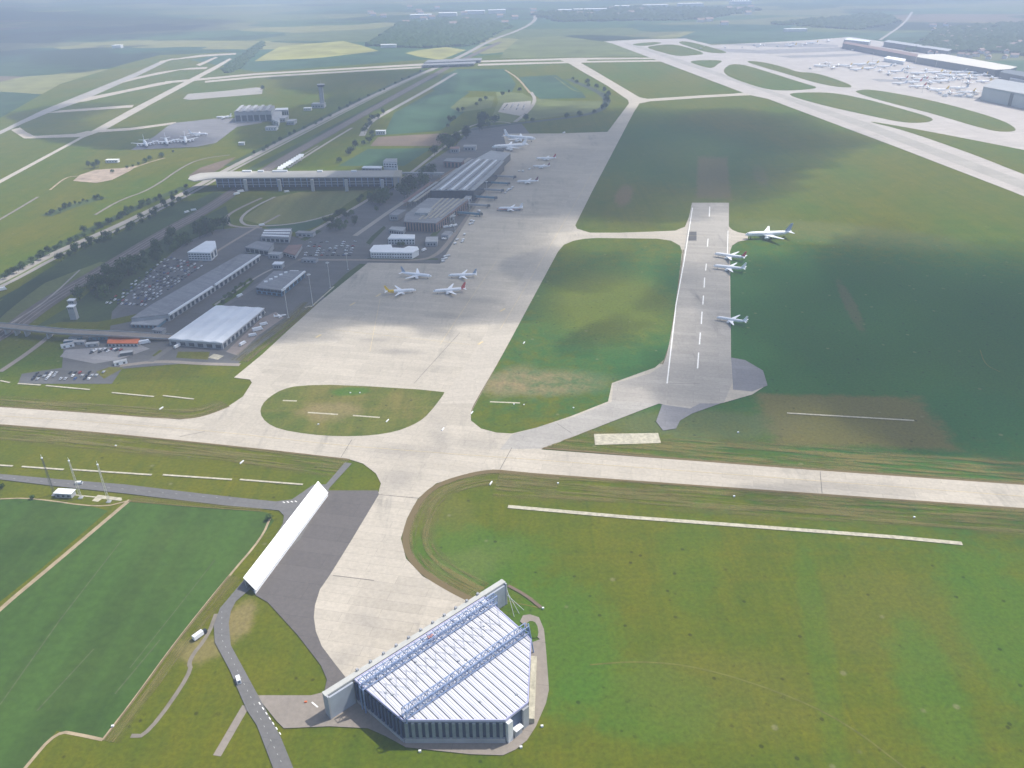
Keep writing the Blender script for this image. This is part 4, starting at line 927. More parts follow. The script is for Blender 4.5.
# road bridge at the left edge
pth = [(-260, 312), (-80, 320), (0, 326), (62, 332), (125, 334), (170, 332)]
w3 = [G(*p, 8) for p in pth]; r = thing('road_bridge', 'grey road overpass on piers above the railway at the left edge', 'bridge', (w3[2].x, w3[2].y, .5))
o2 = strokepts([(p.x, p.y) for p in w3], 11, True); n = len(w3)
m = MB(); hts = [8, 8, 8, 8, 7, 1.6]
for k in range(n - 1):
    a, b_, c_, d_ = o2[k], o2[k + 1], o2[2 * n - 2 - k], o2[2 * n - 1 - k]
    m.slab([(a[0], a[1], hts[k]), (b_[0], b_[1], hts[k + 1]), (c_[0], c_[1], hts[k + 1]), (d_[0], d_[1], hts[k])], 1.4)
m.build('deck', m_ring, r)
m = MB()
for side in (0, 1):
    for k in range(n - 1):
        a, b_ = (o2[k], o2[k + 1]) if side == 0 else (o2[2 * n - 1 - k], o2[2 * n - 2 - k])
        m.slab([(a[0], a[1], hts[k] + .7), (b_[0], b_[1], hts[k + 1] + .7), (b_[0], b_[1], hts[k + 1] + 1.7), (a[0], a[1], hts[k] + 1.7)], .3)
m.build('parapet', m_gfac, r)
for x in (-30, 6, 16, 26, 48):
    p = G(x, 326 + x * .1, 8); m = MB(); m.box((p.x, p.y, .3), (1.6, 8, 7)); m.build('pier', m_gfac, r)

# yard left of the apron: orange roofed depot, containers, tower
hall('orange_depot', 'low depot with a bright orange roof in the small works yard', 'building', [(107.5, 343), (108.5, 337), (140, 337), (137, 343)], 4.5, m_gfac, m_orange, rows=[(3, .5, 2.5, 8, .5)])
for i, (x, y, rt, mt, lb) in enumerate([(71, 343, .2, m_cont, 'leftmost blue-grey container in the works yard'), (76, 340, .1, m_cont, 'blue-grey container just right of the leftmost one in the works yard'), (80, 344, .0, m_gfac, 'grey container at the front of the blue ones in the works yard'),
                                        (96, 339.5, .0, m_cont, 'blue container close to the orange roof'), (103, 339, .0, m_cont, 'blue container touching the orange-roofed depot'), (93, 346, .15, m_lroof, 'pale container alone in the middle of the works yard'), (68, 347, .5, m_white, 'white container at the left tip of the works yard'),
                                        (127, 355, .3, m_dsteel, 'dark flat container on the road below the works yard'), (121, 364, .5, m_white, 'white container at the end of the small car park')]):
    g = G(x, y); r = thing('site_container', lb, 'container', (g.x, g.y, .3), 'containers round the works yard', rt)
    m = MB(); m.box((0, 0, 0), (12, 5, 3.2)); o = m.build('body', mt, r, origin=(0, 0, 0)); o.location = (0, 0, 0)
    m = MB(); m.box((0, 0, 3.21), (12.2, 5.2, .15)); o = m.build('roof', m_lroof, r, origin=(0, 0, 0))
    for s_ in (-3, 3): m = MB(); m.box((s_, -2.55, .4), (2, .1, 2)); m.build('door', m_dsteel, r, origin=(0, 0, 0))
for x, y, lb in ((73, 302, 'white-roofed cabin in the dark trees above the overpass'), (75, 316, 'small square tower with pale top beside the overpass')):
    g = G(x, y + 3); hgt = 6 if y < 310 else 15
    r = thing('signal_tower' if y > 310 else 'cabin', lb, 'tower' if y > 310 else 'cabin', (g.x, g.y, .3)); m = MB(); m.box((g.x, g.y, .3), (7, 6, hgt)); m.build('wall', m_gfac, r)
    m = MB(); m.box((g.x, g.y, hgt + .31), (8, 7, .6)); m.build('roof', m_white, r)
    for s_ in (-2, 0, 2): m = MB(); m.box((g.x + s_, g.y - 3.05, hgt - 2), (1.2, .2, 1.2)); m.build('window', m_glass, r)

# north side hangar and tower
r, f = hall('north_hangar', 'grey hangar with five pale roof lanterns beside the north apron', 'hangar', [(234, 112), (240, 106), (274.5, 105.5), (271, 111)], 25, m_gfac, m_groof, rows=[(3, 2, 16, 6, .8)])
P4 = [Vector((p[0], p[1], 25.02)) for p in f]
for k in range(5):
    s0 = .04 + k * .2; a, b_ = P4[0].lerp(P4[3], s0), P4[1].lerp(P4[2], s0); w_ = Vector((7, 0, 0)); m = MB(); m.slab([a + dz * 1.6, b_ + dz * 1.6, b_ + w_ + dz * 1.6, a + w_ + dz * 1.6], 1.6); m.build('roof_lantern', m_lroof, r)
hall('hangar_annex', 'pale annex attached to the right end of the north hangar', 'annex', [(271.5, 119), (274, 111), (281.5, 111), (278, 122)], 12, m_wfac, m_lroof, rows=[(3, 1, 8, 4, .5)])
hall('office_row', 'narrow white-roofed row just behind the north hangar', 'building', [(275, 110), (276, 108), (288, 107.7), (288, 109.5)], 15, m_gfac, m_roofw, rows=[(3, 2, 10, 6, .5)])
for i, (x, y, w_, d_, h_, lb) in enumerate([(308, 110.4, 20, 12, 6, 'small white-roofed building left of the control tower'), (319, 107.5, 34, 30, 10, 'grey block at the foot of the control tower'), (283, 121, 22, 40, 9, 'grey shed right of the north hangar annex'),
                                             (272, 130, 26, 18, 7, 'small shed in front of the north hangar'), (292, 124, 18, 30, 8, 'dark shed among trucks beyond the motorway'), (242, 145, 12, 8, 5, 'lone cream hut on the slope by the motorway'), (113, 162.5, 24, 10, 5, 'white hut behind the construction ground'), (381, 134.5, 22, 12, 8, 'white house at the bend of the country road')]):
    g = G(x, y); r = thing('outbuilding', lb, 'building', (g.x, g.y, .3)); m = MB(); m.box((g.x, g.y, .3), (w_, d_, h_)); m.build('wall', m_gfac if i in (1, 2, 4) else m_wfac, r)
    m = MB(); m.box((g.x, g.y, h_ + .31), (w_ + 1, d_ + 1, .8)); m.build('roof', m_white if i in (0, 5, 6, 7) else m_lroof, r)
    for k in range(4): m = MB(); m.box((g.x + (k - 1.5) * w_ / 4.5, g.y - d_ / 2 - .1, h_ * .4), (w_ / 9, .3, h_ * .3)); m.build('window', m_glass, r)
g = G(323.5, 107.5); r = thing('control_tower', 'tall slim control tower with dark glass cab standing north of the motorway', 'control tower', (g.x, g.y, .3))
m = MB(); m.box((g.x, g.y, .3), (8, 8, 52)); m.build('shaft', m_lroof, r)
m = MB(); m.box((g.x - 6, g.y, .3), (3, 3, 52)); m.build('lift_shaft', m_gfac, r)
m = MB(); m.lathe([(0, 4, 0), (1, 9, 0), (6, 10.5, 0), (6.4, 9, 0)], n=12); v = [(g.x + y_, g.y + z_, 52.5 + x_) for x_, y_, z_ in m.v]; m.v = v; m.build('cab', m_dglass, r)
m = MB(); m.lathe([(0, 10.5, 0), (.8, 10.5, 0)], n=12); m.v = [(g.x + y_, g.y + z_, 59 + x_) for x_, y_, z_ in m.v]; m.build('cab_roof', m_gfac, r)
m = MB(); m.tube((g.x, g.y, 59.8), (g.x, g.y, 70), .4, 5); m.build('antenna', m_steel2, r)

# cargo hub on the right
def longhall(name, label, px, h, wall, roof, rows=None): return hall(name, label, 'warehouse', px, h, wall, roof, rows=rows)
r, f = longhall('cargo_hangar', 'large pale hangar with dark slot in its front at the right frame edge', [(983.5, 86.5), (997, 78.5), (1075, 92), (1062, 101)], 34, plain('hangar_cladding', (0.33, 0.37, 0.38), .7, .1, .02), m_lroof)
a, b_ = Vector((*f[0], 0)), Vector((*f[3], 0)); s = outward(f[0], f[3], f); d = (b_ - a); nn = Vector((d.y, -d.x, 0)).normalized() * s
for k, (s0, s1) in enumerate(((.02, .385), (.43, .70), (.74, .98))):
    p, q = a + d * s0, a + d * s1; m = MB(); m.prism([(p.x, p.y), (q.x, q.y), (q.x + nn.x * 2, q.y + nn.y * 2), (p.x + nn.x * 2, p.y + nn.y * 2)], 1, 29); m.build('hangar_door', plain('door_cladding', (0.38, 0.42, 0.43), .7, .08, .02), r)
p, q = a + d * .39, a + d * .425; m = MB(); m.prism([(p.x, p.y), (q.x, q.y), (q.x + nn.x * 3, q.y + nn.y * 3), (p.x + nn.x * 3, p.y + nn.y * 3)], 1, 31); m.build('door_pier', m_dsteel, r)
longhall('sorting_hub', 'very long warehouse with a bright cream roof above a dark front on the cargo apron', [(917, 56.8), (919, 54.6), (943, 53.8), (1017, 66.8), (1010, 69), (996, 69.7)], 22, m_dglass, plain('cream_roof', (0.62, 0.58, 0.50), .8, .06, .02), rows=[(5, 1, 12, 22, .5)])
longhall('dark_warehouse', 'long dark warehouse running in front of the white-roofed ones on the far apron', [(843, 43.2), (846, 41.4), (918, 54), (916, 56.6)], 20, m_dglass, m_bfac, rows=[(3, 1, 10, 20, .5)])
longhall('white_roof_warehouse', 'small white-roofed warehouse at the left end of the dark long one', [(844, 39.4), (848, 37.6), (871, 40.6), (869, 42)], 20, m_gfac, m_roofw)
longhall('low_white_hall', 'low brilliant white hall standing on the far apron among aircraft', [(884, 58), (888, 56), (906, 59), (904, 61.4)], 12, m_wfac, m_bright)
longhall('rear_warehouse', 'long pale-roofed warehouse behind the dark one', [(884, 41.6), (888, 39.9), (952, 49.2), (948, 51)], 20, m_dglass, m_lroof, rows=[(3, 1, 10, 16, .5)])
longhall('dark_block', 'dark blue block to the right of the cream-roofed warehouse', [(1000, 72), (1006, 69.2), (1040, 74), (1036, 78.5)], 20, m_dglass, m_dsteel)
longhall('low_shed', 'low pale shed right at the frame edge behind the big pale hangar', [(1010, 78), (1018, 76), (1050, 81), (1046, 84)], 10, m_gfac, m_roofw)
# distant warehouses and villages
FW = [(565, 13, 60, 'leftmost'), (590, 12.2, 150, 'second'), (622, 9, 70, 'third'), (655, 8, 120, 'fourth'), (690, 6.5, 120, 'fifth'), (421, 18, 90, 'sixth'), (448, 16.2, 80, 'seventh'), (475, 14, 90, 'eighth'), (497, 13.2, 80, 'ninth'), (389, 47.5, 45, 'tenth'), (118, 48, 26, 'eleventh'), (795, 31.5, 70, 'x'), (740, 4, 100, 'x')]
for i, (x, y, w_, lb) in enumerate(FW):
    g = G(x, y); hh = 12 if y > 20 else 22
    wh = ('bright', 'pale', 'low', 'long')[i % 4]
    r = thing('far_warehouse', 'tiny %s white warehouse near the horizon, one of a scattered line in the haze' % wh, 'warehouse', (g.x, g.y, .3), 'white warehouses near the horizon')
    m = MB(); m.box((g.x, g.y, .3), (w_ * 1.6, 90 if y < 20 else 30, hh)); m.build('wall', m_wfac, r)
    m = MB(); m.box((g.x, g.y, hh + .31), (w_ * 1.6 + 2, 92 if y < 20 else 32, 1.5)); m.build('roof', m_bright, r)
# ------------------------------------------------------------------ aircraft
def make_jet(name, label, cat, tailmat, four=False):
    """nose towards +X, 37.5 m long"""
    r = thing(name, label, cat, (0, 0, 0))
    O = (0, 0, 0)
    m = MB(); m.lathe([(18.7, .25, 3.3), (18.2, .85, 3.4), (17, 1.4, 3.6), (15, 1.85, 3.75), (12.5, 1.98, 3.8), (-8, 1.98, 3.8), (-12, 1.7, 4.05), (-15.5, 1.1, 4.5), (-18, .5, 4.9), (-18.8, .2, 5.0)], n=14)
    fu = m.build('fuselage', m_plane, r, origin=O, smooth=True)
    m = MB()
    for s in (-1, 1): m.slab([(14.2, s * 1.95, 4.30), (-11.0, s * 1.95, 4.30), (-11.0, s * 1.97, 4.15), (14.2, s * 1.97, 4.15)], .12)
    m.slab([(17.6, -.9, 4.35), (17.6, .9, 4.35), (16.7, 1.1, 4.9), (16.7, -1.1, 4.9)], .25)
    m.build('window', m_glass, fu, origin=O)
    for s in (-1, 1):
        m = MB(); m.slab([(4.8, s * 1.4, 2.9), (-2.6, s * 1.4, 2.9), (-3.2, s * 6.5, 3.4), (-6.6, s * 17, 4.4), (-5.2, s * 17, 4.4)], .38); m.build('wing', m_plane, r, origin=O)
        m = MB(); m.slab([(-14.6, s * .7, 4.9), (-17.4, s * .7, 4.9), (-18.8, s * 6.4, 5.2), (-17.4, s * 6.4, 5.2)], .25); m.build('tailplane', m_plane, r, origin=O)
        for e in ((5.6, 9.8) if four else (5.6,)):
            m = MB(); xo = 3.2 - (e - 5.6) * .55; m.lathe([(xo + 1.6, .75, 2.0), (xo + 1.2, 1.05, 2.0), (xo - .8, 1.0, 2.0), (xo - 2.2, .55, 2.0)], n=10); m.v = [(a, b_ + s * e, c) for a, b_, c in m.v]; en = m.build('engine', m_plane, r, origin=O, smooth=True)
            m = MB(); m.box((xo - .6, s * e, 2.8), (2.4, .3, .8)); m.build('pylon', m_plane, en, origin=O)
        m = MB(); m.tube((-1.5, s * 2.9, 0.1), (-1.5, s * 2.4, 2.8), .22, 6); m.tube((-1.5, s * 2.9 - .5, .55), (-1.5, s * 2.9 + .5, .55), .55, 10); m.build('landing_gear', m_tyre, r, origin=O)
    m = MB(); m.slab([(-12.6, 0, 5.2), (-17.3, 0, 5.3), (-18.9, 0, 11.6), (-17.0, 0, 11.6)], .35); m.build('tail_fin', tailmat, r, origin=O)
    m = MB(); m.tube((14, 0, .1), (14, 0, 2.6), .2, 6); m.tube((14, -.4, .4), (14, .4, .4), .4, 10); m.build('landing_gear', m_tyre, r, origin=O)
    return r
m_plane = plain('aircraft_white', (0.88, 0.88, 0.89), .35, .02, .2, spec=.5)
m_fy = plain('yellow_fin_paint', (0.80, 0.52, 0.02), .5, .05); m_fr = plain('red_fin_paint', (0.50, 0.07, 0.06), .5, .05)
m_fd = plain('dark_red_fin_paint', (0.20, 0.07, 0.09), .5, .05); m_fb = plain('blue_grey_fin_paint', (0.30, 0.36, 0.45), .5, .05)
J = {}
def jet(label, nose, tail, fin, base, group=None, kind='narrow', length=None, spot=None, head=None):
    key = kind
    if spot is None:
        a, b_ = G(*nose, 3.8), G(*tail, 4.5); b_.z = a.z; c = (a + b_) / 2; d = a - b_; head = math.atan2(d.y, d.x); length = length or d.length
    else: c = G(*spot)
    loc = (c.x, c.y, base); sc = length / 37.5
    if key not in J:
        J[key] = make_jet('jet_airliner' if kind == 'narrow' else 'cargo_jet', label, 'airplane', fin, kind != 'narrow')
        r = J[key]; r.location = loc; r.rotation_euler = (0, 0, head); r.scale = (sc,) * 3
        if group: r['group'] = group
        KIDS[r.name] = list(r.children); return r
    src = J[key]; r = src.copy(); COL.objects.link(r); r.location = loc; r.rotation_euler = (0, 0, head); r.scale = (sc,) * 3; r['label'] = label
    if group: r['group'] = group
    elif 'group' in r: del r['group']
    for ch in KIDS[src.name]:
        c_ = ch.copy(); COL.objects.link(c_); c_.parent = r
        if ch.name.startswith('tail_fin') and fin is not ch.data.materials[0]:
            c_.data = ch.data.copy(); c_.data.materials[0] = fin
        for g2 in ch.children: q = g2.copy(); COL.objects.link(q); q.parent = c_
    return r
ap = 0.46
jet('white airliner facing right, behind the yellow-tailed one', (431.6, 276.5), (401, 273), m_fb, ap, 'airliners on the main apron')
jet('white airliner facing left with a pale fin, behind the red-tailed one', (448, 275.5), (477, 274), m_fb, ap, 'airliners on the main apron')
jet('white airliner facing right with a yellow tail', (416, 290), (384.5, 291.5), m_fy, ap, 'airliners on the main apron')
jet('white airliner facing left with a red tail', (433, 291.5), (466, 288.5), m_fr, ap, 'airliners on the main apron')
jet('large white airliner standing on the stub right of the old runway head', (745, 236.5), (791.5, 234.5), m_fb, ap, 'airliners parked along the old runway')
jet('small dark-tailed airliner nosed onto the old runway, upper of the close pair', (714.5, 254), (746, 258), m_fr, ap, 'airliners parked along the old runway')
jet('small white-tailed airliner nosed onto the old runway, lower of the close pair', (713.5, 266), (746, 269), m_plane, ap, 'airliners parked along the old runway')
jet('small white airliner alone at the right side of the old runway', (716.5, 317), (747.5, 321.5), m_plane, ap, 'airliners parked along the old runway')
jet('big white tall-finned freighter, farther of two at the top of the apron', (535.5, 140.5), (504, 138), m_plane, ap, 'freighters at the top of the apron', 'wide')
jet('big white freighter, the nearer of two at the top of the apron', (492, 149), (527.5, 146.5), m_plane, ap, 'freighters at the top of the apron', 'wide')
jet('airliner with reddish tail, topmost on the gate side of the apron', (536, 158.5), (556, 158), m_fr, ap, 'airliners at the terminal gates')
jet('short airliner with dark tail just below the topmost one at the gates', (532.5, 166), (550, 166), m_fd, ap, 'airliners at the terminal gates')
jet('airliner with dark red tail halfway down the gate row', (516.5, 181.5), (538.5, 181), m_fd, ap, 'airliners at the terminal gates')
jet('white airliner standing by the reddish ground equipment, lowest in the gate row', (498, 208.5), (523, 208), m_plane, ap, 'airliners at the terminal gates')
jet('huge white freighter seen head-on, leftmost on the north apron', None, None, m_plane, .4, 'freighters on the north apron', 'wide', 62, (146, 146), -1.1)
jet('huge white freighter seen head-on, middle one of the north apron row', None, None, m_plane, .4, 'freighters on the north apron', 'wide', 62, (167, 144), -1.15)
jet('huge white freighter seen head-on, right end of the north apron row', None, None, m_plane, .4, 'freighters on the north apron', 'wide', 62, (186, 142.5), -1.2)
jet('white jet side-on behind the head-on freighters', (208, 134.5), (189, 134), m_plane, .4, 'freighters on the north apron', 'wide')
jet('distant white jet on the far edge of the north apron', (216, 117.3), (232, 116.8), m_plane, .4, 'freighters on the north apron', 'wide')
jet('small white jet parked by the mast near the blue-fronted hall', (286, 313), (273.5, 314.5), m_plane, .5)
DH = [(819, 66), (822, 67.5), (838, 66.5), (845, 67), (850, 68), (860, 66), (895, 66), (884, 68), (889, 75), (900, 80), (913, 78), (918, 75), (926, 71), (934, 74), (936, 79), (943, 76), (953, 80), (957, 74), (965, 72), (973, 74), (970, 79), (976, 77), (992, 79), (938, 92), (950, 94), (965, 94), (930, 84), (948, 82), (903, 71), (912, 84), (878, 62), (868, 70), (833, 69), (856, 71), (826, 64), (870, 65.5), (880, 72), (895, 73), (908, 69), (920, 81), (925, 78), (940, 83), (945, 73), (961, 77), (968, 84), (983, 83), (975, 93), (958, 90), (928, 89), (917, 88), (985, 76), (949, 77), (760, 46), (790, 47), (806, 45), (812, 44), (828, 42), (899, 85)]
fins = [m_fy, m_plane, m_fb, m_fy, m_fr]
for i, (x, y) in enumerate(DH):
    fn = fins[i % 5]; nm = {id(m_fy): 'yellow', id(m_plane): 'white', id(m_fb): 'grey', id(m_fr): 'red'}[id(fn)]
    jet('small far white freighter with a %s fin on the distant cargo apron' % nm, None, None, fn, .4, 'freighters with a %s fin on the cargo apron' % nm, 'narrow', 44 + (i % 3) * 5, (x, y), (2.9 if i % 2 else 1.2) + rnd.uniform(-.1, .1))

for o in [x for x in S.objects if x.get('label', '').startswith('white airliner facing right with a yellow') or x.get('label', '').startswith('white airliner facing left with a red')]:
    mt = m_fy if 'yellow' in o['label'] else m_fr
    m = MB(); m.lathe([(-7.6, 2.02, 3.82), (-9, 2.03, 3.82), (-12.1, 1.78, 4.07), (-15.0, 1.25, 4.45)] if mt is m_fy else [(-13.4, 1.5, 4.2), (-15.6, 1.16, 4.5), (-17.6, .66, 4.85)], n=14); q = m.build('tail_band', mt, o, origin=(0, 0, 0), smooth=True)
# ------------------------------------------------------------------ vehicles
def carmesh(paint, L=4.5, W=1.85, Hh=1.45, van=False):
    m = MB()
    if van: pr = [(-L / 2, .45), (L / 2, .45), (L / 2, 1.1), (L / 2 - .9, Hh), (-L / 2, Hh)]
    else: pr = [(-L / 2, .35), (L / 2, .35), (L / 2, .75), (L / 2 - 1.1, .92), (L / 2 - 1.75, Hh), (-L / 2 + 1.0, Hh), (-L / 2 + .25, .98), (-L / 2, .9)]
    n = len(pr); vs = [(x, -W / 2, z) for x, z in pr] + [(x, W / 2, z) for x, z in pr]
    m.add(vs, [tuple(range(n)), tuple(range(n, 2 * n))[::-1]] + [(i, n + i, n + (i + 1) % n, (i + 1) % n) for i in range(n)], 0)
    return m, pr
def make_car(label, paint, cat='car', van=False, name='parked_car', L=4.5, Hh=1.45):
    r = thing(name, label, cat, (0, 0, 0)); O = (0, 0, 0); W = 1.85 if not van else 2.1
    m, pr = carmesh(paint, L, W, Hh, van); m.build('body', paint, r, origin=O)
    m = MB()
    if van: m.slab([(L / 2 - .02, -W / 2 + .15, 1.15), (L / 2 - .02, W / 2 - .15, 1.15), (L / 2 - .86, W / 2 - .15, Hh - .06), (L / 2 - .86, -W / 2 + .15, Hh - .06)], .1)
    else:
        m.slab([(L / 2 - 1.12, -.8, .98), (L / 2 - 1.12, .8, .98), (L / 2 - 1.7, .75, Hh - .05), (L / 2 - 1.7, -.75, Hh - .05)], .08)
        m.slab([(-L / 2 + .32, -.8, 1.03), (-L / 2 + .32, .8, 1.03), (-L / 2 + .98, .75, Hh - .04), (-L / 2 + .98, -.75, Hh - .04)], .08)
    m.build('windscreen', m_glass, r, origin=O)
    for sx in (-1, 1):
        for sy in (-1, 1):
            m = MB(); m.tube((sx * L * .31, sy * (W / 2 - .12), .33), (sx * L * .31, sy * (W / 2 + .03), .33), .33, 10); m.build('wheel', m_tyre, r, origin=O)
    KIDS[r.name] = list(r.children)
    return r
def put(r, px, py, head, z=.5, sc=1.0):
    g = G(px, py); r.location = (g.x, g.y, z); r.rotation_euler = (0, 0, head); r.scale = (sc,) * 3; return r
pc_white = plain('white_car_paint', (0.75, 0.76, 0.78), .35, .03); pc_dark = plain('dark_car_paint', (0.03, 0.035, 0.05), .3, .1)
pc_silver = plain('silver_car_paint', (0.42, 0.44, 0.47), .35, .05); pc_red = plain('red_car_paint', (0.30, 0.04, 0.035), .35, .05); pc_blue = plain('blue_car_paint', (0.05, 0.09, 0.22), .35, .05)
put(make_car('white van driving on the curved road left of the hangar', pc_white, 'van', True, 'van', 5.2, 2.3), 239, 682, -1.1, .52)
put(make_car('white van on the long straight road beside the radio masts', pc_white, 'van', True, 'van', 5.0, 2.2), 79.5, 484.5, 0.1, .52)
# parked truck at the path head
r = thing('box_truck', 'white box truck with a dark cab parked where the gravel path meets the road', 'truck', (0, 0, 0)); O = (0, 0, 0)
m = MB(); m.box((-1, 0, .9), (7, 2.6, 3)); m.build('cargo_box', pc_white, r, origin=O)
m = MB(); m.box((4, 0, .6), (2.2, 2.4, 2.2)); m.build('cab', pc_dark, r, origin=O)
m = MB(); m.box((0.3, 0, .5), (9.4, 1.2, .35)); m.build('chassis', m_dsteel, r, origin=O)
for sx in (-3, -1.8, 3.8):
    for sy in (-1, 1): m = MB(); m.tube((sx, sy * 1.0, .5), (sx, sy * 1.3, .5), .5, 10); m.build('wheel', m_tyre, r, origin=O)
put(r, 200, 637, .95, .2, .9)
protos = []
for nm, mt in (('white', pc_white), ('dark', pc_dark), ('silver', pc_silver), ('red', pc_red), ('blue', pc_blue)):
    protos.append([nm, mt, None])
def lot(px_poly, rows, cols, angle, lotname, prob=.85, only=None, z=.5):
    """cars in marked rows on a lot given by 4 image corners"""
    a, b_, c, d = [G(*p) for p in px_poly]
    for i in range(rows):
        for j in range(cols):
            if rnd.random() > prob: continue
            s, t_ = (i + .5) / rows, (j + rnd.uniform(.45, .55)) / cols
            p = a.lerp(b_, t_).lerp(d.lerp(c, t_), s)
            k = rnd.choices(range(5), (5, 4, 5, 1, 1))[0]
            nm, mt, pr = protos[k]; lb = 'small %s car in %s' % (nm, lotname); gr = '%s cars in %s' % (nm, lotname)
            if pr is None:
                pr = make_car(lb, mt); pr['group'] = gr; protos[k][2] = pr; o = pr; o.location = (p.x, p.y, z); o.rotation_euler = (0, 0, angle + rnd.choice((0, PI)))
            else: o = dup(pr, (p.x, p.y, z), angle + rnd.choice((0, PI)), lb, gr)
def edgeang(p, q): a, b_ = G(*p), G(*q); d = b_ - a; return math.atan2(d.y, d.x)
P1 = [(103, 305), (168, 256), (205, 266), (146, 307)]
lot(P1, 11, 17, edgeang(P1[0], P1[1]) , 'the crowded lot beside the long freight hall', .78)
lot([(302, 257), (308, 242), (358, 241), (352, 257)], 9, 7, edgeang((302, 257), (352, 257)), 'the staff lot left of the courtyard office', .6)
lot([(30, 381), (100, 381), (108, 371), (36, 373)], 3, 15, edgeang((30, 381), (100, 381)) + 1.57, 'the strip lot at lower left of the works yard', .6)
lot([(500, 110), (505, 104), (528, 103), (526, 110)], 4, 8, 1.0, 'the far lot beyond the terminals', .8)
lot([(84, 355), (122, 351), (128, 347), (92, 350)], 3, 9, 1.2, 'the small yard below the containers', .7)
VN = [(262, 314.5, 'white van right of the white-roofed hall, closest to the masts'), (258, 319.5, 'white van second from the masts beside the white-roofed hall'), (264, 325.5, 'pale van in the middle of the reddish paved lot'), (258, 331, 'white truck-like van in the lower middle of the reddish lot'),
      (253, 336.5, 'pale van near the lower end of the reddish lot'), (243, 345, 'white van at the lowest end of the reddish lot'), (240, 297, 'white van on the verge road behind the long hall'), (424, 251, 'white van right of the courtyard office'), (446, 228, 'leftmost of three white vans below the gate gallery'),
      (451, 227, 'middle of three white vans below the gate gallery'), (455, 226.5, 'rightmost of three white vans below the gate gallery'), (564, 133.5, 'lone white van at the top edge of the apron'), (194, 211, 'white van by the railway below the raised hall'), (187, 213, 'second white van by the railway, left of the other'),
      (237, 195, 'white truck at the left foot of the raised hall'), (241, 192.5, 'white truck tucked under the left end of the raised hall'), (262, 226, 'white van on the ring road'), (287, 192.5, 'white van at the edge of the dry meadow'), (2, 291, 'white lorry on the motorway at the left edge'), (178, 347.5, 'white van at the near corner of the white-roofed hall'),
      (145, 344, 'white lorry right of the orange roof'), (141, 342, 'white trailer touching the orange roof')]
first = make_car(VN[0][2], pc_white, 'van', True, 'service_van', 8.5, 3.0); put(first, VN[0][0], VN[0][1], .8, .5)
first['group'] = 'white vans and lorries about the yards'
for i, (x, y, lb) in enumerate(VN[1:]):
    g = G(x, y); o = dup(first, (g.x, g.y, .5), .8 + rnd.uniform(-.4, .4), lb, None, 1.3 if 'lorry' in lb or 'truck' in lb else 1.0)
for k in range(80):
    bx = rnd.choice([((812, 68), (905, 63)), ((900, 74), (985, 82)), ((935, 95), (980, 97)), ((700, 48), (830, 44)), ((850, 50), (900, 53))]); t_ = rnd.random()
    g = G(bx[0][0] + (bx[1][0] - bx[0][0]) * t_ + rnd.uniform(-4, 4), bx[0][1] + (bx[1][1] - bx[0][1]) * t_ + rnd.uniform(-1.5, 1.5))
    dup(first, (g.x, g.y, .5), rnd.uniform(0, 3), 'white lorry among the far freighters of the cargo apron', 'white lorries on the cargo apron', rnd.uniform(1.0, 1.8))
# ground equipment beside the gates
proto_c = thing('baggage_cart', 'pale baggage cart in the lines of equipment beside the gate row', 'cart', (0, 0, 0), 'baggage carts beside the gate row')
m = MB(); m.box((0, 0, .5), (5, 2.4, .3)); m.build('bed', m_steel2, proto_c, origin=O)
m = MB(); m.box((0, 0, 2.1), (5, 2.4, .15)); m.build('cover', m_white, proto_c, origin=O)
for sx in (-2, 2):
    for sy in (-1, 1): m = MB(); m.tube((sx, sy * 1.1, .5), (sx, sy * 1.1, 2.1), .08, 4); m.build('post', m_steel2, proto_c, origin=O)
m = MB(); [m.tube((sx, -1, .3), (sx, 1, .3), .3, 8) for sx in (-1.8, 1.8)]; m.build('axle', m_tyre, proto_c, origin=O)
KIDS[proto_c.name] = list(proto_c.children)
cp = []
for k in range(46):
    base = rnd.choice([((440, 264), (448, 256)), ((452, 247), (464, 234)), ((455, 250), (462, 240)), ((470, 226), (480, 212)), ((498, 211), (522, 210)), ((505, 196), (515, 184)), ((520, 172), (530, 170)), ((444, 240), (452, 232))])
    t_ = rnd.random(); cp.append((base[0][0] + (base[1][0] - base[0][0]) * t_ + rnd.uniform(-2, 2), base[0][1] + (base[1][1] - base[0][1]) * t_ + rnd.uniform(-.6, .6)))
for i, (x, y) in enumerate(cp):
    g = G(x, y)
    if i == 0: proto_c.location = (g.x, g.y, .5); proto_c.rotation_euler = (0, 0, .9); continue
    dup(proto_c, (g.x, g.y, .5), .9 + rnd.uniform(-.3, .3))

mred = plain('red_cart_cover', (.42, .09, .07), .6, .1)
for k in range(9):
    g = G(499 + k * 2.7, 210.8 + rnd.uniform(-.6, .8)); dup(proto_c, (g.x, g.y, .5), rnd.uniform(-.3, .3), 'red-covered cart in front of the lowest airliner in the gate row', 'red carts by the gates', 1.3, {'cover': mred})
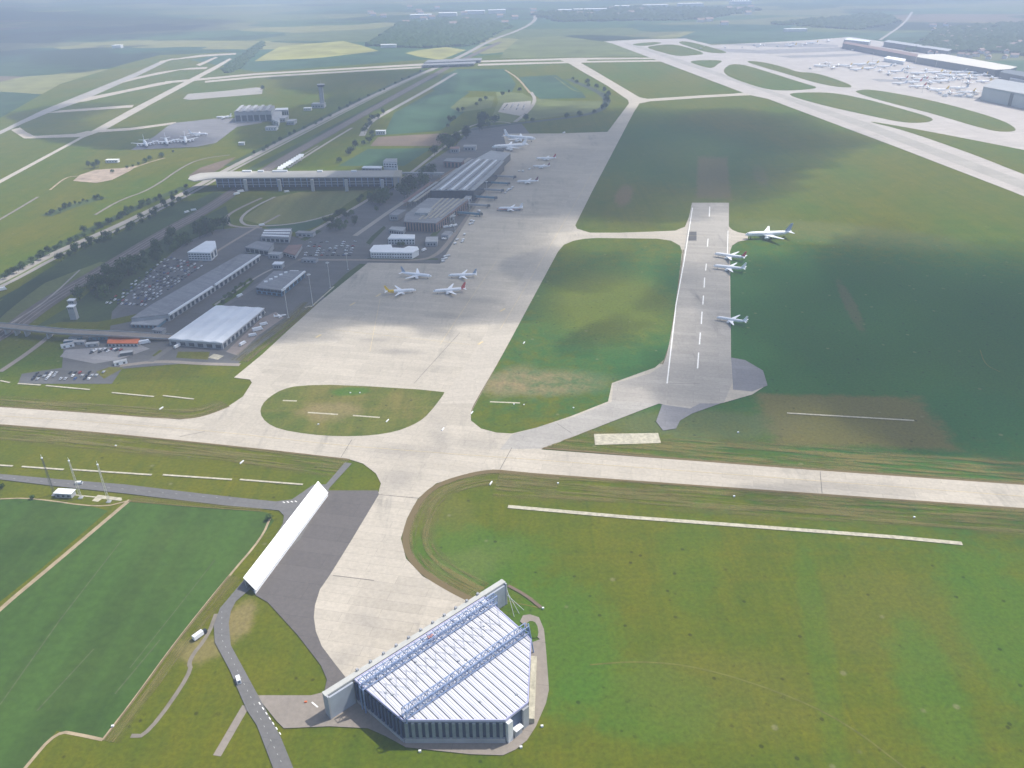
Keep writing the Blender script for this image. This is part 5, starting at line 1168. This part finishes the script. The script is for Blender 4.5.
# ------------------------------------------------------------------ huts, masts, boards
g = G(66, 496); r = thing('transmitter_hut', 'small white flat-roofed hut beside the three radio masts', 'hut', (g.x, g.y, .3))
m = MB(); m.box((g.x, g.y, .3), (13, 5.5, 3.6), -.12); m.build('wall', m_gfac, r)
m = MB(); m.box((g.x, g.y, 3.92), (14, 6.5, .5), -.12); m.build('roof', m_white, r)
for k in range(3): m = MB(); m.box((g.x - 4 + k * 4, g.y - 3.0 + .48 - k * .48, 1.4), (1.6, .8, 1.3), -.12); m.build('window', m_glass, r)
def mast(px, py, h, label, mat, name='radio_mast', cat='mast', w=.9):
    g = G(px, py); r = thing(name, label, cat, (g.x, g.y, .2))
    m = MB(); n = int(h / 3)
    cs = [(w, 0), (-w / 2, w * .87), (-w / 2, -w * .87)]
    for i in range(3):
        m.tube((g.x + cs[i][0], g.y + cs[i][1], .4), (g.x + cs[i][0] * .5, g.y + cs[i][1] * .5, h), .13, 4)
        for k in range(n):
            z = .4 + (h - .4) * k / n; z2 = .4 + (h - .4) * (k + 1) / n; a = cs[i]; b_ = cs[(i + 1) % 3]; fa = 1 - .5 * k / n; fb = 1 - .5 * (k + 1) / n
            m.tube((g.x + a[0] * fa, g.y + a[1] * fa, z), (g.x + b_[0] * fb, g.y + b_[1] * fb, z2), .07, 3)
    m.build('lattice', mat, r)
    m = MB(); m.box((g.x, g.y, .2), (3, 3, .5)); m.build('base', m_lroof, r)
    m = MB(); m.tube((g.x, g.y, h), (g.x, g.y, h + 2.5), .15, 5); m.tube((g.x, g.y, h - .6), (g.x, g.y, h), .7, 8); m.build('antenna', m_white, r)
    return r
m_pale = plain('pale_mast_paint', (.55, .53, .45), .6, .1)
mast(54.5, 495, 33, 'dark lattice radio mast left of the white hut', m_dsteel)
mast(81, 498, 33, 'pale radio mast between the white hut and the gravel pad', m_pale)
mast(109, 502, 33, 'pale radio mast standing on the gravel pad', m_pale)
def lightmast(px, py, h, label):
    g = G(px, py); r = thing('light_mast', label, 'light mast', (g.x, g.y, .4), 'tall light masts beside the aprons')
    m = MB(); m.tube((g.x, g.y, .9), (g.x, g.y, h), .42, 8, .24); m.build('pole', m_mast, r)
    m = MB(); m.box((g.x, g.y, .4), (2.4, 2.4, .5)); m.build('base', m_lroof, r)
    m = MB(); m.tube((g.x, g.y, h), (g.x, g.y, h + .5), 1.6, 10); m.build('head_frame', m_steel2, r)
    for k in range(6):
        t_ = k * PI / 3; x, y = g.x + math.cos(t_) * 1.7, g.y + math.sin(t_) * 1.7; m = MB(); m.box((x, y, h - .5), (.8, .8, .5), t_); m.build('lamp', m_white, r)
for x, y, h, lb in ((288.5, 318, 34, 'tall light mast by the small parked jet, nearest of the row along the yard'), (313, 306, 38, 'tall light mast at the corner of the pale kerb line'), (330.5, 288, 32, 'tall light mast at the upper end of the pale kerb line'), (348, 270, 22, 'light mast at the far end of the yard row'),
                    (455, 232, 24, 'light mast beside the gate gallery, nearest the courtyard office'), (470, 214, 24, 'light mast midway along the gate gallery'), (487, 196, 24, 'light mast near the upper end of the gate gallery'),
                    (905, 80, 30, 'leftmost thin light mast on the cargo apron'), (922, 93, 30, 'thin light mast in front of the cargo aircraft'), (890, 66, 30, 'thin light mast behind the cargo aircraft'), (935, 70, 30, 'thin light mast under the long cream roof'), (872, 62, 30, 'thin light mast at the left of the cargo aircraft'), (960, 92, 30, 'thin light mast left of the big pale hangar')):
    lightmast(x, y, h, lb)
strip('pale_kerb', [(311, 307.5), (334, 287)], 2.0, m_slabw, .5, False)
strip('pale_kerb', [(305, 308), (311, 306.5)], 2.0, m_slabw, .5, False)
BD = [(161.5, 409, 'white slanted board in the grass above the left taxiway'), (242, 463, 'white slanted board in the grass below the left taxiway'), (387.5, 421.5, 'white slanted board at the right end of the oval grass island'), (350.5, 393.5, 'small white box on the upper part of the oval grass island'),
      (360, 393.5, 'smaller white box right of the other one on the oval island'), (318.5, 425, 'small white box at the bottom of the oval island'), (116, 446.5, 'small white box in the grass left of the oval'), (491, 484, 'white board near the rounded grass corner by the hangar taxiway'), (472, 413.5, 'white board on the edge of the middle grass island'),
      (558, 484, 'small white box right of the rounded grass corner'), (734, 497, 'small white box in the grass below the right taxiway'), (573.5, 408.5, 'small white box left of the link taxiway'), (514, 405, 'leftmost small white box on the middle island'), (524, 405.5, 'second small white box on the middle island'), (524, 343.5, 'white board by the left edge of the middle island'),
      (420, 752, 'small white box by the hangar road in front of the hangar'), (542, 727, 'small white box on the outer edge of the hangar road'), (521, 748, 'white box at the lower bend of the hangar road'), (543, 609, 'small white box at the end of the soil berm'), (306, 703, 'orange-topped box on the yard left of the hangar'),
      (113, 727, 'white marker post at the corner of the crop field'), (738, 433, 'small white box in the grass right of the concrete pad'), (914, 518, 'small white box below the right end of the taxiway'), (443, 430, 'pale board lying on the taxiway crossing')]
for i, (x, y, lb) in enumerate(BD):
    g = G(x, y); slant = 'slanted' in lb or 'board' in lb; r = thing('marker_board', lb, 'marker board', (g.x, g.y, .2), 'marker boards in the grass')
    m = MB(); m.box((g.x, g.y, .35), (.8, 4.5, .9) if slant else (1.3, .9, .9), -.35 if slant else .1); m.build('panel', m_orange if 'orange' in lb else m_white, r)
    m = MB(); m.box((g.x, g.y, .1), (.6, 1.0, .26)); m.build('base', m_steel2, r)

SHD = [(306, 236, 26, 10, 5, m_groof, 'grey shed at the lower corner of the planted parking grid'), (276, 258, 16, 10, 6, m_lroof, 'small pale shed just below the brown one'), (236, 268, 14, 8, 4, m_roofw, 'small white shed beside the upper end of the long hall'), (310, 262, 20, 8, 4, m_groof, 'low grey shed on the road by the staff lot'),
       (432, 244, 16, 22, 6, m_lroof, 'pale annex right of the courtyard office'), (398, 218, 14, 30, 8, m_groof, 'dark annex on the road side of the terminal'), (447, 237, 10, 18, 5, m_groof, 'dark equipment shed under the gate gallery'), (424, 227, 16, 10, 5, m_roofw, 'white annex right before the brown terminal front'), (226, 336, 10, 6, 4, m_lroof, 'small shed at the right foot of the white-roofed hall'),
       (160, 333, 12, 7, 4, m_groof, 'small dark shed at the near end of the long hall'), (294, 276, 10, 8, 5, m_roofw, 'white plant shed behind the blue-fronted hall'), (279, 268, 12, 10, 6, m_white, 'white cabin on the road above the blue-fronted hall'), (470, 150, 26, 20, 8, m_groof, 'grey shed beyond the far terminal hall'), (455, 152, 18, 20, 8, m_bfac, 'brown shed beyond the far terminal hall')]
for x, y, w_, d_, h_, mt, lb in SHD:
    g = G(x, y); r = thing('shed', lb, 'shed', (g.x, g.y, .4)); an = rnd.uniform(-.3, .1)
    m = MB(); m.box((g.x, g.y, .4), (w_, d_, h_), an); m.build('wall', m_gfac, r)
    m = MB(); m.box((g.x, g.y, h_ + .41), (w_ + .8, d_ + .8, .5), an); m.build('roof', mt, r)
    for k in range(3): m = MB(); c_, s_ = math.cos(an), math.sin(an); lx, ly = (k - 1) * w_ / 4, -d_ / 2 - .05; m.box((g.x + lx * c_ - ly * s_, g.y + lx * s_ + ly * c_, h_ * .3), (w_ / 7, .3, h_ * .4), an); m.build('window', m_glass, r)
# ------------------------------------------------------------------ trees
def leafmat(name, c):
    m, t, p = newmat(name); b = NB(t); co = b.coord()
    f = b.noise(co, .5, 4, .7); oi = b.n('ShaderNodeObjectInfo')
    col = b.ramp(f, [(.3, tuple(x * .6 for x in c)), (.7, tuple(x * 1.45 for x in c))])
    hs = b.n('ShaderNodeHueSaturation'); b.lk(col, hs.inputs['Color']); b.lk(b.rng(oi.outputs['Random'], 0, 1, .7, 1.25, False), hs.inputs['Value'])
    b.lk(hs.outputs[0], p.inputs['Base Color']); p.inputs['Roughness'].default_value = .9; p.inputs['Specular IOR Level'].default_value = .1
    return m
m_leaf = leafmat('dark_leaves', (0.035, 0.065, 0.018)); m_leaf2 = leafmat('mid_leaves', (0.055, 0.095, 0.022))
def make_tree(label, mat, h, rad, seed, group, bush=False):
    r_ = random.Random(seed); r = thing('bush' if bush else 'broadleaf_tree', label, 'bush' if bush else 'tree', (0, 0, 0), group)
    tr = MB(); top = h * .55
    tr.tube((0, 0, 0), (0.1, 0.1, top), .28 if not bush else .1, 6, .14)
    for k in range(4 if not bush else 2):
        t_ = r_.uniform(0, 2 * PI); z = h * r_.uniform(.3, .5); tr.tube((0, 0, z), (math.cos(t_) * rad * .6, math.sin(t_) * rad * .6, z + h * .22), .12, 5, .05)
    tr.build('trunk', m_wood, r, origin=(0, 0, 0))
    cr = MB(); lob = [(r_.uniform(-.5, .5) * rad, r_.uniform(-.5, .5) * rad, h * r_.uniform(.45, .78), rad * r_.uniform(.45, .7)) for _ in range(8)]
    for k in range(420):
        cx, cy_, cz, cr_ = r_.choice(lob); d = Vector((r_.gauss(0, 1), r_.gauss(0, 1), r_.gauss(0, .85))).normalized() * cr_ * r_.uniform(.6, 1.08)
        p = Vector((cx, cy_, cz)) + d; p.z = max(.4, p.z); s_ = r_.uniform(.35, .8) * rad / 5
        n_ = (d.normalized() + Vector((r_.uniform(-.8, .8), r_.uniform(-.8, .8), r_.uniform(-.5, .8)))).normalized(); t1 = n_.orthogonal().normalized() * s_; t2 = n_.cross(t1)
        cr.add([p + t1, p + t2 * .8, p - t1, p - t2], [(0, 1, 2, 3)])
    cr.build('crown', mat, r, origin=(0, 0, 0)); KIDS[r.name] = list(r.children)
    return r
TP = None
def trees(px_path, n, spread, label, group, kinds=(0, 1, 2), sc=(.7, 1.2), area=None, z=.1):
    """n trees along an image path, or scattered in an area"""
    global TP
    for i in range(n):
        if area:
            while True:
                x = rnd.uniform(min(p[0] for p in area), max(p[0] for p in area)); y = rnd.uniform(min(p[1] for p in area), max(p[1] for p in area))
                c = False; j = len(area) - 1
                for k in range(len(area)):
                    if (area[k][1] > y) != (area[j][1] > y) and x < (area[j][0] - area[k][0]) * (y - area[k][1]) / (area[j][1] - area[k][1]) + area[k][0]: c = not c
                    j = k
                if c: break
            g = G(x, y)
        else:
            t_ = (i + rnd.uniform(.1, .9)) / n * (len(px_path) - 1); j = min(int(t_), len(px_path) - 2); a, b_ = G(*px_path[j]), G(*px_path[j + 1]); g = a.lerp(b_, t_ - j)
            g = g + Vector((rnd.uniform(-spread, spread), rnd.uniform(-spread, spread) * 1.5, 0))
        if TP is None: TP = []
        k = rnd.choice(kinds)
        while len(TP) <= k:
            q = len(TP); TP.append([None, [(m_leaf, 11, 5.5, 11), (m_leaf2, 9, 4.6, 12), (m_leaf, 13, 5.0, 13), (m_leaf2, 4.0, 2.6, 14)][q]])
        if TP[k][0] is None:
            mt, h, rd, sd = TP[k][1]; o = make_tree(label, mt, h, rd, sd, group, k == 3); TP[k][0] = o; o.location = (g.x, g.y, z); o.scale = (rnd.uniform(*sc),) * 3
        else: dup(TP[k][0], (g.x, g.y, z), rnd.uniform(0, 6.28), label, group, rnd.uniform(*sc))
def tr_row(*a, **k): trees(*a, **k)
tr_row([(0, 281), (45, 256), (95, 231), (140, 208), (185, 190)], 40, 5, 'dark tree on the far side of the motorway, left of the raised hall', 'trees on the far side of the motorway', sc=(.6, 1.15))
tr_row([(60, 262), (85, 249), (100, 243), (130, 229), (160, 213), (185, 199)], 34, 8, 'dark tree on the near side of the motorway, left of the raised hall', 'trees on the near side of the motorway', sc=(.6, 1.3))
trees(None, 62, 0, 'dark crown in the dense wood between railway and crowded car park', 'trees of the wood by the crowded car park', area=[(80, 300), (92, 288), (150, 254), (178, 236), (215, 222), (230, 228), (200, 240), (178, 250), (140, 278), (112, 298), (92, 312)], sc=(.9, 1.8))
trees(None, 36, 0, 'round tree in the planted parking grid left of the terminal', 'trees in the planted parking grid', area=[(320, 228), (332, 216), (366, 196), (396, 192), (380, 210), (366, 222), (340, 232)], sc=(.7, 1.1))
trees(None, 24, 0, 'dark crown in the wood right of the raised hall', 'trees of the wood right of the raised hall', area=[(366, 204), (400, 186), (403, 176), (440, 176), (425, 188), (404, 200), (384, 208)], sc=(1.4, 2.2))
trees(None, 20, 0, 'dark crown in the wood beyond the brown block at the terminals', 'trees of the wood beyond the terminals', area=[(420, 160), (440, 148), (455, 132), (478, 122), (500, 124), (470, 138), (452, 150), (440, 162)], sc=(1.5, 2.4))
tr_row([(46, 216), (70, 207), (103, 198)], 22, 9, 'dark bush in the thick hedge across the meadow at left', 'bushes of the meadow hedge', kinds=(1, 2), sc=(.5, .8))
tr_row([(115, 173), (135, 165), (160, 158), (172, 152)], 9, 6, 'bush on the slope below the north apron', 'bushes below the north apron', kinds=(1, 3), sc=(.8, 1.3))
tr_row([(88, 168), (94, 168.5), (100, 167)], 4, 5, 'tree standing just behind the construction ground', 'trees behind the construction ground', kinds=(0, 2), sc=(.9, 1.3))
tr_row([(340, 162), (358, 150), (372, 138), (366, 132), (369, 122), (384, 113)], 16, 9, 'tree along the bending country road', 'trees along the country road', sc=(1, 1.6))
tr_row([(444, 128), (452, 118), (462, 110), (498, 96), (520, 92)], 12, 14, 'hedge tree around the olive meadow', 'trees round the olive meadow', sc=(.9, 1.5))
tr_row([(568, 79), (582, 85), (598, 91), (608, 99), (606, 107), (594, 114), (560, 119), (512, 124)], 16, 8, 'hedge tree along the curved stream', 'trees along the curved stream', kinds=(1, 2), sc=(1.2, 1.8))
tr_row([(220, 304), (236, 292), (252, 281)], 9, 4, 'small tree in the green strip beside the long freight hall', 'trees in the green strip', kinds=(1,), sc=(.5, .7))
tr_row([(398, 246), (404, 246.5)], 2, 2, 'small tree inside the court of the white office', 'trees in the office court', kinds=(1,), sc=(.7, .8))
tr_row([(269.5, 520), (270.2, 520.3)], 1, 0, 'single dark bush at the corner where the roads meet', None, kinds=(3,), sc=(1.1, 1.2))
tr_row([(0, 490), (2, 489)], 1, 1, 'dark bush on the left edge beside the field track', None, kinds=(3,), sc=(1, 1.1))
tr_row([(32, 499), (33, 499)], 1, 0, 'small dark bush at the edge of the crop field near the hut', None, kinds=(3,), sc=(.7, .8))
tr_row([(263, 91.5), (264, 91.5)], 1, 1, 'lone dark tree at the end of the old grey pavement', None, kinds=(2,), sc=(1.4, 1.5))
tr_row([(250, 158), (300, 132), (360, 101), (420, 73)], 22, 5, 'hazy tree beside the motorway beyond the raised hall', 'trees beyond the raised hall', kinds=(1, 2), sc=(.7, 1.1))
# far woods and hedges, one mass each
def wood(area, n, size, seed, name='woodland'):
    r_ = random.Random(seed); cr = MB()
    for i in range(n):
        while True:
            x = r_.uniform(min(p[0] for p in area), max(p[0] for p in area)); y = r_.uniform(min(p[1] for p in area), max(p[1] for p in area))
            c = False; j = len(area) - 1
            for k in range(len(area)):
                if (area[k][1] > y) != (area[j][1] > y) and x < (area[j][0] - area[k][0]) * (y - area[k][1]) / (area[j][1] - area[k][1]) + area[k][0]: c = not c
                j = k
            if c: break
        g = G(x, y); s_ = size * r_.uniform(.6, 1.3); h = s_ * .55
        vs = [(g.x + math.cos(t_) * s_ * r_.uniform(.7, 1.1), g.y + math.sin(t_) * s_ * r_.uniform(.7, 1.1), h * r_.uniform(.3, .7)) for t_ in [k * PI / 3 for k in range(6)]]
        base = [(v[0], v[1], 0) for v in vs]; cr.add(base + vs + [(g.x, g.y, h * r_.uniform(1.0, 1.4))], [(k, (k + 1) % 6, 6 + (k + 1) % 6, 6 + k) for k in range(6)] + [(6 + k, 6 + (k + 1) % 6, 12) for k in range(6)])
    o = cr.build(name, m_leaf); o['kind'] = 'stuff'; o['label'] = 'dark distant wood fading into the haze'
wood([(370, 46), (400, 24), (470, 20), (512, 26), (470, 46), (420, 48)], 1600, 28, 1)
wood([(905, 52), (940, 30), (1030, 22), (1060, 60), (1000, 52)], 1100, 26, 2)
wood([(530, 14), (640, 8), (760, 10), (700, 20), (560, 22)], 800, 34, 3)
wood([(770, 24), (880, 14), (900, 22), (860, 30)], 500, 26, 4)
wood([(222, 70), (262, 42), (266, 43), (240, 68), (228, 73)], 350, 12, 6)
# village houses in the wood at upper right and dots along the horizon
hp = thing('house', 'tiny pale-walled house in the hazy village at the upper right', 'house', (0, 0, 0), 'houses of the hazy village'); O = (0, 0, 0)
m = MB(); m.box((0, 0, 0), (26, 16, 9)); m.build('wall', m_wfac, hp, origin=O)
m = MB(); m.add([(-14, -9, 9), (14, -9, 9), (14, 9, 9), (-14, 9, 9), (-14, 0, 15), (14, 0, 15)], [(0, 1, 5, 4), (2, 3, 4, 5), (0, 4, 3), (1, 2, 5), (3, 2, 1, 0)]); m.build('roof', plain('tile_roof', (0.34, 0.24, 0.20), .8, .2, .1), hp, origin=O)
KIDS[hp.name] = list(hp.children); ok = False
for k in range(60):
    x = rnd.uniform(925, 1024); y = rnd.uniform(24, 56) + (x - 925) * .05; g = G(x, y)
    if not ok: hp.location = (g.x, g.y, .2); ok = True; continue
    dup(hp, (g.x, g.y, .2), rnd.uniform(0, 3))
for k in range(34):
    x = rnd.uniform(360, 760); y = rnd.uniform(8, 26); g = G(x, y)
    dup(hp, (g.x, g.y, .2), rnd.uniform(-.3, .3), 'tiny pale house scattered in the haze below the horizon', 'houses scattered below the horizon', 1.6)
# ------------------------------------------------------------------ haze and clouds
hz = MB(); B = 24200
hz.prism([(-B, -B / 4 - 100), (B, -B / 4 - 100), (B, B), (-B, B)], -1.0, 349.0)
mh = bpy.data.materials.new('haze'); mh.use_nodes = True; t = mh.node_tree; t.nodes.clear()
pv = t.nodes.new('ShaderNodeVolumePrincipled'); ou = t.nodes.new('ShaderNodeOutputMaterial'); t.links.new(pv.outputs[0], ou.inputs['Volume'])
pv.inputs['Color'].default_value = (0.65, 0.76, 1.0, 1); pv.inputs['Density'].default_value = 1.6e-4; pv.inputs['Anisotropy'].default_value = 0.0
ho = hz.build('haze', mh); ho['kind'] = 'stuff'

mc = bpy.data.materials.new('cloud_vapour'); mc.use_nodes = True; t = mc.node_tree; t.nodes.clear()
pc = t.nodes.new('ShaderNodeVolumeScatter'); ou = t.nodes.new('ShaderNodeOutputMaterial'); t.links.new(pc.outputs[0], ou.inputs['Volume'])
pc.inputs['Color'].default_value = (.95, .95, .95, 1); pc.inputs['Density'].default_value = 0.016
def cloud(px, step=40, base=760, thick=170, soft=150, seed=0):
    off = sdir * (base / sdir.z)
    P = np.array([[q[0], q[1]] for q in (G(*a) for a in px)])
    x0, y0 = P.min(0) - 200; x1, y1 = P.max(0) + 200
    nx, ny = int((x1 - x0) / step) + 1, int((y1 - y0) / step) + 1
    idx = {}; vs = []; tops = []
    def inside(x, y):
        c = False; n = len(P); j = n - 1
        for i in range(n):
            if (P[i][1] > y) != (P[j][1] > y) and x < (P[j][0] - P[i][0]) * (y - P[i][1]) / (P[j][1] - P[i][1]) + P[i][0]: c = not c
            j = i
        return c
    A = P; Bq = np.roll(P, -1, 0); D = Bq - A; L2 = (D ** 2).sum(1)
    for j in range(ny):
        for i in range(nx):
            x = x0 + i * step; y = y0 + j * step
            w_ = noise.noise_vector(Vector((x / 420, y / 420, seed))) * 110 + noise.noise_vector(Vector((x / 130, y / 130, seed + 9))) * 45
            q = np.array([x + w_.x, y + w_.y])
            tt = np.clip(((q - A) * D).sum(1) / L2, 0, 1)
            d = np.sqrt((((A + D * tt[:, None]) - q) ** 2).sum(1).min())
            d = d if inside(*q) else -d
            s_ = min(1, max(0, (d + soft * .4) / soft)); s_ = s_ * s_ * (3 - 2 * s_)
            if s_ > 0.01:
                h = thick * s_ * (0.85 + .6 * noise.fractal(Vector((x / 260, y / 260, seed + 4)), 1, 2, 4))
                if h > 2: idx[(i, j)] = len(vs); vs.append((x + off.x, y + off.y, base + 2)); tops.append(h)
    n = len(vs); allv = vs + [(v[0], v[1], v[2] + h) for v, h in zip(vs, tops)]
    mb = MB(); fs = []; edges = {}
    for (i, j), a in idx.items():
        k = [(i, j), (i + 1, j), (i + 1, j + 1), (i, j + 1)]
        if all(q in idx for q in k):
            q = [idx[e] for e in k]; fs.append(tuple(q[::-1])); fs.append(tuple(e + n for e in q))
            for e in range(4): edges[(q[e], q[(e + 1) % 4])] = 1
    for (a, c_) in list(edges):
        if (c_, a) not in edges: fs.append((a, c_, c_ + n, a + n))
    mb.add(allv, fs)
    o = mb.build('cloud', mc); o['kind'] = 'stuff'; return o
if True:
    cloud([(500, 100), (560, 106), (640, 110), (760, 112), (830, 120), (885, 142), (868, 155), (830, 163), (790, 182), (745, 197), (700, 203), (660, 214), (600, 226), (575, 246), (545, 272), (510, 300), (455, 312), (370, 304), (330, 310), (285, 335), (235, 362), (200, 350), (120, 362), (60, 372), (0, 378), (-200, 385), (-260, 345), (-60, 315), (0, 290), (60, 260), (130, 232), (190, 202), (240, 186), (330, 186), (400, 160), (440, 120), (470, 105)], thick=165, seed=1, soft=190)
    cloud([(738, 256), (800, 254), (850, 236), (930, 238), (1024, 258), (1200, 270), (1500, 330), (1500, 400), (1150, 410), (1024, 425), (960, 425), (935, 420), (925, 400), (850, 385), (780, 392), (738, 372), (728, 310)], thick=150, seed=2, soft=260)
    cloud([(684, 258), (740, 256), (740, 316), (700, 318), (676, 316)], thick=85, soft=110, seed=3, step=20)
    cloud([(10, 112), (60, 108), (130, 106), (105, 128), (160, 126), (200, 140), (150, 152), (80, 152), (60, 138), (20, 130)], thick=130, seed=5)
    cloud([(-200, 100), (0, 60), (60, 40), (200, 34), (250, 20), (0, 10), (-600, 40)], thick=170, seed=6, step=150, soft=400)
    cloud([(250, 75), (420, 70), (470, 76), (430, 100), (380, 130), (330, 160), (260, 165), (250, 120), (330, 100)], thick=100, seed=7, step=60)
    cloud([(765, 462), (860, 462), (1024, 478), (1200, 500), (1200, 545), (1024, 520), (860, 505), (750, 498)], thick=55, seed=11, soft=120)
    #cloud([(355, 48), (380, 15), (470, 12), (520, 30), (460, 46), (420, 48)], thick=120, seed=8, step=120, soft=300)
    cloud([(548, 262), (590, 246), (640, 250), (684, 246), (680, 272), (640, 290), (590, 282), (545, 300)], thick=75, seed=21, soft=90, step=22)
    cloud([(560, 350), (600, 335), (650, 340), (640, 360), (580, 366)], thick=60, seed=23, soft=80, step=22)
    cloud([(640, 462), (690, 460), (740, 470), (720, 480), (650, 474)], thick=30, seed=24, soft=60, step=20)
